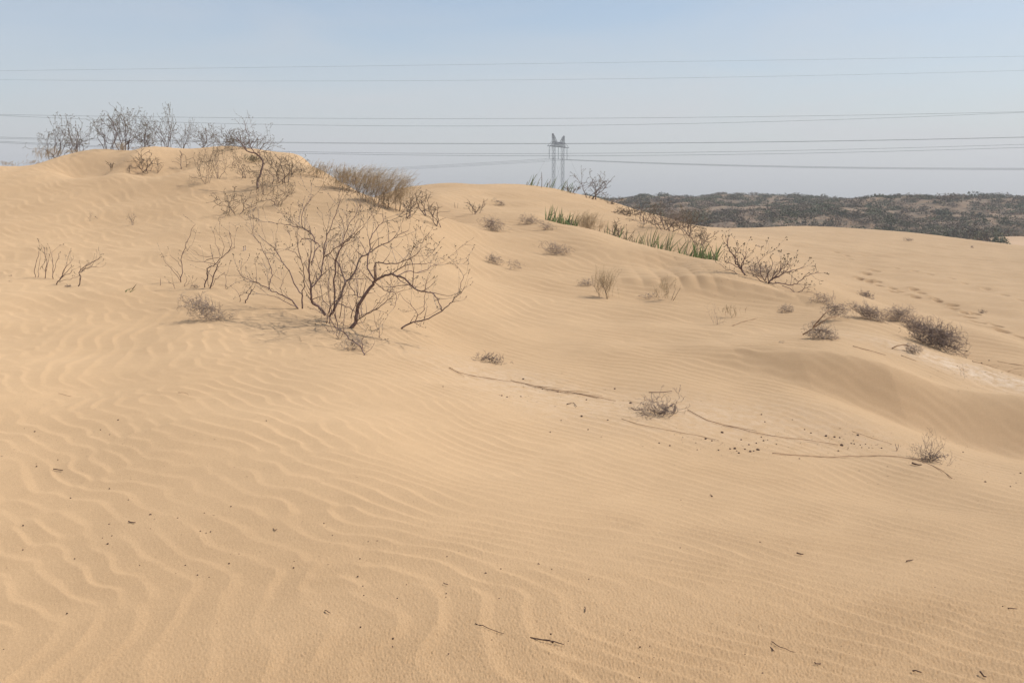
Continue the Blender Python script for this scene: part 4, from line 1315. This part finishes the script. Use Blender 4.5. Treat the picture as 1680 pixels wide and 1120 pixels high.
def build_crest():
    # skyline plants of the second dune
    reeds(150, 862, 309, 905, 316, 22, 21, 'short reeds on the second dune crest left of the pylon', dry=.4, ys=(36.6, 36.2), group='reeds on the crest by the pylon', wid=1.20)
    reeds(151, 898, 318, 945, 326, 26, 13, 'long bent reeds on the crest crossing the foot of the pylon', dry=.35, ys=(36.2, 35.6), lean=.5, group='reeds on the crest by the pylon', wid=1.20)
    for k, (u, h, lab) in enumerate([(888.5, 30, 'tall thin dead stalk on the crest left of the pylon'), (930.5, 24, 'thin dead stalk on the crest right of the pylon')]):
        b = base_at(u, 305, 36.0); mb = MB(); rng = random.Random(k)
        zt = float(ray(u, (282 if k == 0 else 298))[1]) * 36.0
        pts = [Vector((b.x, b.y, b.z - .1)), Vector((b.x + .01, b.y, (b.z + zt) / 2)), Vector((b.x + .0, b.y, zt))]
        mb.tube(pts, [.014, .011, .006], 5)
        for j in range(4): mb.blob((b.x, b.y, b.z + (zt - b.z) * (.5 + .12 * j)), .014, rng)
        tag(mb.build('dead_stalk', M_TWIG, None, b), lab, 'stalk', 'stalks by the pylon')
    shrub(152, 971, 333, 72, 58, 'leafless fan shaped shrub on the skyline right of the pylon', y=35.4, stems=6, depth=3, far=True, group='leafless shrubs on the second dune crest', rk=1.3)
    shrub(153, 940, 326, 30, 24, 'low twigs on the crest between pylon and fan shaped shrub', y=35.6, stems=4, depth=2, far=True, group='leafless shrubs on the second dune crest')
    shrub(154, 1002, 338, 40, 22, 'low twigs sloping right of the fan shaped skyline shrub', y=34.6, stems=5, depth=2, far=True, lean=.5, group='leafless shrubs on the second dune crest')
    # reed line
    G = 'reeds along the ridge'
    reeds(155, 893, 360, 946, 371, 28, 93, 'thick bright green reed clump at the upper left end of the reed line', dry=.25, wid=1.12, ys=(25.6, 25.0))
    wisps(156, 965, 376, 46, 30, 'brownish feathery brush growing between the first and second reeds', y=25.2, n=170, lean=.25, twigs=3, group=None)
    reeds(157, 975, 378, 1010, 390, 30, 21, 'grey green reeds mixed with twigs, second along the reed line', dry=.55, ys=(24.7, 24.1), wid=0.90)
    reeds(158, 1000, 388, 1052, 402, 30, 43, 'tufted green reeds in the third clump of the reed line', dry=.40, ys=(24.3, 23.3), wid=1.05)
    reeds(159, 1055, 402, 1098, 413, 38, 38, 'tall thin green reeds in front of the grey brown scrub', dry=.4, ys=(23.2, 22.4), wid=0.98)
    reeds(160, 1095, 412, 1132, 421, 36, 22, 'sparse straight reeds left of the densest green clump', dry=.3, ys=(22.5, 21.8), wid=0.90)
    reeds(161, 1130, 420, 1178, 430, 36, 80, 'densest dark green reed clump at the lower right end of the reed line', dry=.25, ys=(21.8, 20.9), wid=1.27, lean=.08)
    shrub(162, 1015, 392, 40, 34, 'thin budded twigs standing among the third reed clump', stems=5, depth=2, far=True, y=24.3, group='twigs among the reeds')
    shrub(163, 1135, 416, 40, 40, 'thin twigs rising behind the densest reed clump', stems=5, depth=2, far=True, y=22.6, group='twigs among the reeds')
    # grey brown scrub behind the reed line
    G4 = 'grey brown scrub shrubs behind the reed line'
    for sd, u, v, w, h, y, lab in [(164, 1092, 391, 96, 62, 28.5, 'big grey brown shrub with a dark trunk behind the reed line'), (165, 1060, 378, 70, 50, 30.0, 'hazy brown shrub left of the big grey brown shrub'),
                              (166, 1128, 396, 66, 62, 28.0, 'grey twiggy shrub right of the big grey brown shrub'), (167, 1150, 404, 50, 34, 26.5, 'low leaning shrub at the right end of the grey brown scrub'),
                              (168, 1030, 366, 46, 28, 31.5, 'low brown shrub at the left end of the grey brown scrub')]:
        shrub(sd, u, v, w, h, lab, y=y, stems=8, depth=4, far=True, group=G4, kind='kinky', rk=1.0)
    wisps(169, 1100, 391, 90, 52, 'dense haze of fine grey twigs filling the scrub behind the reeds', y=29.0, n=170, lean=.0, twigs=0, group=None, mt=M_TUMBLE)
    # twisted shrubs on the ridge
    S = []
    def c(pp): return [(1030 + x / 5.25, 320 + y / 5.25) for x, y in pp]
    def a(xy, r0, r1, d0=0.0, d1=0.0): S.append((c(xy), r0, r1, d0, d1))
    a([(1010,690),(975,640),(930,590),(920,530),(870,460),(858,420),(865,365)], .022, .008, 0, .1)
    a([(960,630),(940,560),(930,500),(960,455)], .012, .006); a([(985,660),(985,590),(1010,540),(1020,480)], .015, .007); a([(975,640),(1000,570),(990,500)], .012, .006)
    a([(950,620),(890,590),(840,580),(835,530)], .012, .005); a([(960,690),(900,650),(850,640),(790,590)], .010, .004, 0, .2); a([(1000,680),(960,600),(900,500)], .010, .005)
    traced_shrub(171, (1222, 452), S, 'gnarled budded shrub with one tall knobbly shoot right of the reed line', 'gnarled shrubs on the ridge below the reeds', twig_den=2.6, bud=.010, tw=.5)
    S.clear()
    a([(1210,760),(1250,720),(1330,680),(1400,650),(1460,640),(1505,620)], .022, .006, 0, .1); a([(1220,755),(1330,760),(1400,775),(1450,760),(1520,710),(1600,670),(1660,672)], .018, .005, 0, -.2)
    a([(1230,740),(1270,670),(1310,640),(1320,570)], .014, .006); a([(1215,750),(1200,690),(1190,600)], .013, .005); a([(1250,720),(1330,640),(1370,600),(1415,605)], .013, .005)
    a([(1240,735),(1300,700),(1350,660),(1390,620)], .012, .005, 0, .2); a([(1200,750),(1150,700),(1140,640),(1130,570)], .012, .005)
    a([(1190,760),(1120,720),(1080,690),(1050,620)], .012, .005); a([(1180,740),(1230,640),(1250,580)], .012, .005); a([(1090,620),(1130,570),(1200,510),(1250,478)], .005, .003)
    traced_shrub(172, (1262, 466), S, 'spreading dark shrub with arms reaching right on the ridge below the reeds', 'gnarled shrubs on the ridge below the reeds', twig_den=2.6, bud=.010, tw=.55)
    S.clear()
    a([(1330,780),(1400,805),(1440,840),(1480,830),(1530,800),(1575,790)], .014, .005, 0, 0); a([(1480,835),(1540,860),(1600,885)], .008, .004); a([(1500,830),(1525,790),(1530,765)], .008, .004)
    a([(1470,830),(1510,850),(1560,830),(1590,830)], .008, .004)
    traced_shrub(173, (1310, 479), S, 'low trailing branch at the right tip of the spreading dark shrub', 'gnarled shrubs on the ridge below the reeds', twig_den=1.8, bud=.008, tw=.5, name='trailing_branch')
    tangle(174, 1247, 464, 66, 30, 'brown twig litter packed around the spreading dark shrub', n=200, rot=-.2, y=19.2)
    stick(175, [(1266, 457), (1277, 437), (1289, 420)], .008, .004, 'placeholder', lift=0) if False else None

def build_ground_bits():
    G = 'long straw stalks on the trough floor'
    stick(200, [(737, 604), (755, 613), (790, 620), (838, 627)], .010, .005, 'long straw stalk lying furthest left in the trough, its raised end pointing left', group=G, name='straw_stalk', forks=3, cat='stalk')
    stick(201, [(838, 625), (870, 632), (900, 639), (940, 645), (975, 652), (1010, 659)], .010, .006, 'long brown stalk lying from the trough middle to the twiggy shrublet', group=G, name='straw_stalk', forks=5, cat='stalk')
    stick(202, [(862, 631), (905, 642), (950, 647), (988, 650)], .006, .004, 'thin straw stalk crossing beside the long brown one', group=G, name='straw_stalk', cat='stalk')
    stick(203, [(1128, 673), (1160, 690), (1200, 702), (1250, 713), (1310, 722), (1375, 731)], .010, .006, 'longest reddish stalk running right from the twiggy shrublet', group=G, name='straw_stalk', forks=1, cat='stalk')
    stick(204, [(1267, 745), (1310, 748), (1370, 751), (1440, 748), (1490, 753), (1530, 765), (1550, 776), (1562, 786)], .010, .007, 'arched brown stalk passing in front of the right hand shrublet', group=G, name='straw_stalk', forks=1, cat='stalk')
    stick(205, [(1020, 688), (1060, 700), (1110, 709), (1150, 716), (1180, 724)], .006, .004, 'thin stalk lying below the twiggy shrublet', group=G, name='straw_stalk', cat='stalk')
    stick(206, [(1398, 708), (1425, 717), (1460, 728)], .005, .003, 'thin stalk left of the right hand shrublet, half buried', group=G, name='straw_stalk', cat='stalk')
    stick(207, [(930, 664), (940, 662), (946, 668)], .009, .006, 'short hooked red brown twig left of the twiggy shrublet', m=M_DARKST, name='hooked_twig', group='short twigs in the trough')
    stick(208, [(1100, 667), (1107, 665), (1108, 676)], .012, .008, 'dark hooked root at the right side of the twiggy shrublet', m=M_DARKST, name='hooked_twig', group='short twigs in the trough')
    stick(209, [(1035, 670), (1044, 674), (1056, 672)], .010, .006, 'dark red twig at the left foot of the twiggy shrublet', m=M_DARKST, name='short_twig', group='short twigs in the trough')
    stick(210, [(1064, 660), (1085, 660), (1102, 658)], .010, .007, 'dark bar like twig laid across the twiggy shrublet', m=M_DARKST, name='short_twig', group='short twigs in the trough', lift=.10)
    stick(211, [(1202, 535), (1222, 528), (1243, 523)], .011, .006, 'yellowish bare stick lying on the slope below the fluted step', name='fallen_stick')
    stick(212, [(1399, 569), (1425, 576), (1453, 584)], .012, .006, 'brown stick lying on the crest left of the bent stem tumbleweed', name='fallen_stick')
    stick(213, [(1478, 584), (1490, 588), (1503, 593)], .012, .005, 'grey stick lying under the hanging tumbleweed', name='fallen_stick')
    stick(214, [(1560, 582), (1590, 582), (1640, 594), (1680, 601)], .010, .005, 'long thin stalk trailing right from the largest tumbleweed', name='fallen_stick', forks=2)
    stick(215, [(1596, 594), (1620, 600), (1638, 606)], .010, .006, 'short brown twig on the pale crust at the right', name='fallen_stick')
    stick(216, [(1654, 610), (1665, 606), (1680, 605)], .008, .006, 'thin twig at the right edge on the pale crust', name='fallen_stick')
    stick(217, [(1496, 763), (1504, 765), (1512, 766)], .022, .010, 'short thick dark twig below the right hand shrublet', m=M_DARKST, name='short_twig', group='short twigs in the trough')
    G5 = 'dark sticks on the foreground sand'
    stick(220, [(780, 1025), (800, 1032), (827, 1038)], .0045, .0020, 'thin forked red brown stick in the foreground, left of the thicker one', m=M_DARKST, group=G5, forks=1)
    stick(221, [(870, 1048), (900, 1054), (925, 1058)], .0065, .0035, 'thicker dark stick with a frayed end in the foreground', m=M_DARKST, group=G5, forks=2)
    stick(222, [(1266, 1054), (1280, 1062), (1305, 1071)], .0045, .0018, 'thin curved dark stick in the right foreground', m=M_DARKST, group=G5)
    stick(223, [(211, 857), (222, 859)], .0085, .0065, 'short black stick alone in the left foreground', m=M_DARKST, group=G5)
    stick(224, [(88, 771), (103, 773)], .009, .006, 'short flat stick far left above the black stick', m=M_DARKST, group=G5)
    stick(225, [(1307, 909), (1318, 911)], .010, .006, 'short dark lump like stick in the middle of the right foreground', m=M_DARKST, group=G5, forks=1)
    stick(226, [(1487, 922), (1498, 920)], .008, .005, 'small dark twig right of the lump like stick', m=M_DARKST, group=G5)
    stick(227, [(1653, 999), (1668, 1001)], .007, .004, 'small dark twig at the right edge of the foreground', m=M_DARKST, group=G5)
    stick(228, [(1336, 1090), (1347, 1092)], .006, .004, 'short twig at the bottom, right of the curved dark stick', m=M_DARKST, group=G5)
    stick(229, [(1608, 1107), (1618, 1111)], .009, .005, 'short black twig near the bottom right corner', m=M_DARKST, group=G5)
    stick(230, [(1264, 1065), (1270, 1070)], .006, .004, 'tiny dark twig under the curved dark stick', m=M_DARKST, group=G5)
    stick(231, [(533, 1003), (542, 1008)], .005, .003, 'tiny dark twig left of the forked stick', m=M_DARKST, group=G5)
    stick(232, [(959, 996), (960, 1004)], .004, .003, 'tiny upright looking twig above the thicker dark stick', m=M_DARKST, group=G5)
    stick(233, [(728, 957), (735, 960)], .005, .004, 'tiny dark twig in the centre of the foreground', m=M_DARKST, group=G5)
    stick(234, [(448, 868), (452, 872), (455, 869)], .005, .003, 'tiny curled grey twig in the left foreground', m=M_DARKST, group=G5)
    stick(235, [(1497, 1102), (1512, 1105)], .007, .004, 'small brown twig at the bottom between curved stick and corner', m=M_DARKST, group=G5)
    stick(236, [(292, 645), (306, 646), (309, 650)], .006, .003, 'thin curved brown straw on the left slope', name='straw', group=None)
    stick(237, [(96, 646), (117, 651)], .004, .003, 'faint straight straw at the far left of the slope', name='straw', group=None)
    stick(238, [(495, 561), (491, 553)], .006, .004, 'tiny stub in the sand left of the forked branch', name='stub', group=None)
    stick(239, [(1165, 812), (1169, 816)], .006, .004, 'tiny dark curl on the sand below the trough', m=M_DARKST, group=G5)
    # pebbles and droppings: three shapes, copied
    protos = []
    for k in range(4):
        rng = random.Random(300 + k); bm = MB()
        n1, n2 = 6, 5
        for i in range(n2 + 1):
            la = -PI / 2 + PI * i / n2
            for j in range(n1):
                lo = 2 * PI * j / n1
                r = 1 + rng.uniform(-.22, .22)
                bm.v.append((r * math.cos(la) * math.cos(lo) * 1.15, r * math.cos(la) * math.sin(lo), r * math.sin(la) * .75))
        for i in range(n2):
            for j in range(n1):
                j2 = (j + 1) % n1
                bm.f.append((i * n1 + j, i * n1 + j2, (i + 1) * n1 + j2, (i + 1) * n1 + j))
        me = bpy.data.meshes.new('pebble'); me.from_pydata(bm.v, [], bm.f); me.materials.append(M_STONE)
        protos.append(me)
    def z2(x, y): return (1200 + x / 3.5, 540 + y / 3.5)
    def z1(x, y): return (720 + x / 3.5, 540 + y / 3.5)
    def zf(x, y): return (x / 3.294, 780 + y / 3.294)
    def zg(x, y): return (500 + x / 3.294, 780 + y / 3.294)
    T = [(z2(*q), s) for *q, s in [(20,685,2.4),(42,712,2),(78,690,1.8),(108,702,2.2),(150,694,3),(100,664,1.6),(143,655,1.5),(184,640,1.5),(172,620,1.6),(56,634,1.4),(208,636,1.2),(192,532,1.2),(172,490,1.5),
         (420,576,1.3),(456,596,1.5),(543,613,2.2),(591,620,2.2),(632,668,3),(614,698,1.6),(688,656,1.6),(704,658,1.5),(726,609,2.2),(862,683,1.6),(748,680,1.3),(770,660,1.2),(622,622,1.4),(390,744,1.5),
         (258,660,1.1),(326,612,1),(350,520,1),(30,700,1.6),(128,700,1.6),(700,640,1.1),(670,682,1.2),(790,680,1.1),(740,664,1),(1458,877,2),(1634,884,1.6),(1602,902,1.2),(1660,827,1.6),(1330,706,1.3),(1385,186,1.3),(1436,196,1.5),(1480,180,1.2),(1296,212,1.2),(1350,128,1.8)]]
    T += [(z1(*q), s) for *q, s in [(485,287,1.9),(362,381,1.4),(392,391,1.7),(470,388,1.5),(683,359,2),(595,345,1.4),(848,405,1.4),(820,500,2),(970,523,1.8),(857,576,1.2),(1010,343,1.8),(1627,594,2.4),(1532,629,2),(1568,640,1.4),
         (1327,669,1.6),(1265,653,1.3),(1475,653,1.2),(1400,623,1.3),(1606,695,1.6),(1672,688,2),(1483,692,1.2),(1352,606,1.2),(702,524,1.2),(640,590,1.1),(1567,960,1.8),(1394,1010,1),(290,172,2.0),(1100,425,2.2),(24,329,1)]]
    U = [(zf(*q), s) for *q, s in [(381,122,1.6),(695,133,1.6),(814,211,2),(590,262,1.4),(125,269,1.5),(583,368,2),(605,325,1.4),(960,230,1.4),(1248,168,1.7),(1105,203,1.3),(1083,300,1.4),(1138,302,1.3),(1114,309,1),(404,449,1.2),
         (124,401,1.2),(1002,483,1.3),(1068,536,1.5),(950,531,1.3),(1238,474,1.6),(1247,426,1),(1292,424,1),(1587,497,1.4),(1590,464,1.2),(362,745,1.6),(1469,953,1.4),(950,770,1.2),(527,1060,1.3),(1172,797,1.1),(755,484,1.1),(20,937,1.2),(592,70,1.2),(813,287,1),(555,336,1),(1130,547,1)]]
    U += [(zg(*q), s) for *q, s in [(393,353,1.8),(150,323,1.2),(298,449,1.4),(286,543,1.6),(314,597,1.3),(319,647,1.3),(500,661,1.3),(550,590,1.6),(978,526,1.9),(1263,478,2.2),(1060,503,1.4),(301,816,1.7),(477,882,1.9),(474,925,1.4),(776,959,1.6),
         (359,957,1.4),(84,932,1.2),(1340,898,2.2),(1330,853,1.8),(765,635,1.2),(763,655,1),(1335,505,1),(1050,660,1.1),(104,257,1.2),(136,366,1.1),(769,436,1.1),(343,356,1),(1012,887,1.1),(1535,559,1.6),(1460,846,1.2),(1424,895,1.2)]]
    U += [((x, y), s) for x, y, s in [(57,708,1.5),(194,689,1.6),(165,705,1.2),(180,713,1.2),(60,765,1.4),(40,703,1),(95,754,1),(437,690,1),(1116,898,1),(1117,820,1),(1023,1042,1.6),(1050,1062,1.7),(1073,1078,1.5),(1088,1083,1.4),(1049,1110,1.4),(1066,1061,1.1),(1222,1075,1.3),(1285,1096,1.2),(1251,1103,2.0),(1219,1096,1.1),(1221,1091,1.1),(1034,1035,1.2),(1030,1040,1.2),(1404,1083,1.2),(1445,1062,1.4),(1645,994,1.3),(1534,963,1),(1441,953,1),(1247,889,1.3)]]
    MARKS = {'dark pebbles': [(1225, 735, 'in the densest cluster between the two shrublets'), (1385, 722, 'just left of the right hand shrublet'), (1600, 610, 'around the pale crust at the right'), (1640, 800, 'right of the right hand shrublet'),
              (860, 650, 'below the long brown stalk'), (1000, 685, 'left of the twiggy shrublet'), (1140, 720, 'below the twiggy shrublet'), (1160, 815, 'on bare ripples below the trough')],
             'dark crumbs': [(120, 740, 'on the sand above the short black stick'), (210, 880, 'around the short black stick'), (350, 870, 'right of the short black stick'), (330, 950, 'below and right of the short black stick'), (100, 1080, 'in the bottom left corner'),
              (600, 890, 'above the forked foreground stick'), (640, 1040, 'left of the forked foreground stick'), (900, 930, 'above the thicker foreground stick'), (900, 1060, 'beside the thicker foreground stick'), (1060, 1070, 'between the thicker stick and the curved stick'),
              (1250, 1090, 'below the curved foreground stick'), (1480, 1000, 'on the ripples at the right foreground'), (440, 690, 'on the ripples of the middle left')]}
    for grp, lab, L in (('dark pebbles', 'small dark brown pebble', T), ('dark crumbs', 'tiny dark brown crumb', U)):
        for k, ((u, v), s) in enumerate(L):
            p = at(u, v)
            if p is None: continue
            rng = random.Random(int(u * 7 + v * 13))
            o = bpy.data.objects.new('pebble' if L is T else 'sand_crumb', protos[k % 4])
            r = s * p.y / F * .95
            o.scale = (r, r, r); o.rotation_euler = (rng.uniform(-.3, .3), rng.uniform(-.3, .3), rng.uniform(0, 6.3))
            o.location = (p.x, p.y, p.z + r * .25)
            COL.objects.link(o)
            best = min(MARKS[grp], key=lambda q: (q[0] - u) ** 2 + ((q[1] - v) * 2) ** 2)
            tag(o, lab + ' ' + best[2], 'pebble', grp + ' ' + best[2])
    # uncountable tiny litter
    rs = np.random.RandomState(77); V = []; T2 = []
    clusters = [(1235, 738, 60, 14, 170), (1385, 725, 60, 14, 220), (870, 645, 60, 14, 150), (1060, 672, 60, 16, 200), (1140, 722, 70, 12, 90), (1530, 762, 50, 14, 140), (1620, 612, 50, 14, 200), (1460, 735, 60, 12, 90),
                (170, 740, 110, 40, 260), (300, 860, 180, 60, 220), (600, 900, 120, 60, 160), (1040, 1040, 80, 40, 120), (1300, 1060, 160, 40, 120), (560, 560, 60, 20, 120), (1260, 475, 50, 14, 120), (1150, 432, 40, 8, 60), (1560, 800, 120, 20, 80), (1500, 960, 180, 90, 90)]
    for u0, v0, su, sv, n in clusters:
        for _ in range(n):
            u, v = rs.normal(u0, su), rs.normal(v0, sv)
            if not (0 < v < 1200): continue
            a_, b_ = ray(u, v)
            V.append((u, v))
    pts = []
    for (u, v) in V[::1]:
        p = at(u, v)
        if p is not None: pts.append(p)
    VV = []
    for p in pts:
        r = (.25 + .5 * rs.rand() ** 2) * p.y / F * 1.2
        c = np.array((p.x, p.y, p.z + r * .6)); d = rs.normal(0, 1, 3); d /= np.linalg.norm(d); d[2] *= .2
        e = np.cross(d, (0, 0, 1)); e /= max(np.linalg.norm(e), 1e-6); L = r * (1 + 3 * rs.rand() ** 3)
        a1, a2, a3, a4 = c + d * L, c - d * L, c + e * r * .7, c - e * r * .7
        t_, b_ = c + np.array((0, 0, r * .6)), c - np.array((0, 0, r * .8))
        for q in ((a1, a3, t_), (a3, a2, t_), (a2, a4, t_), (a4, a1, t_)): VV.extend(q)
    VV = np.array(VV); tone = np.repeat(np.array([(.10, .06, .04)]) * rs.uniform(.5, 2.4, (len(VV) // 3, 1)), 3, 0)
    o = tri_mesh('sand_litter', VV, tone, col_mat('litter'), None)
    tag(o, 'fine dark crumbs of plant litter sprinkled over the sand', 'litter', kind='stuff')

build_ground()
build_scrub()
build_power()
build_big_shrub()
build_left()
build_ridge()
build_middle()
build_crest()
build_ground_bits()
build_haze()
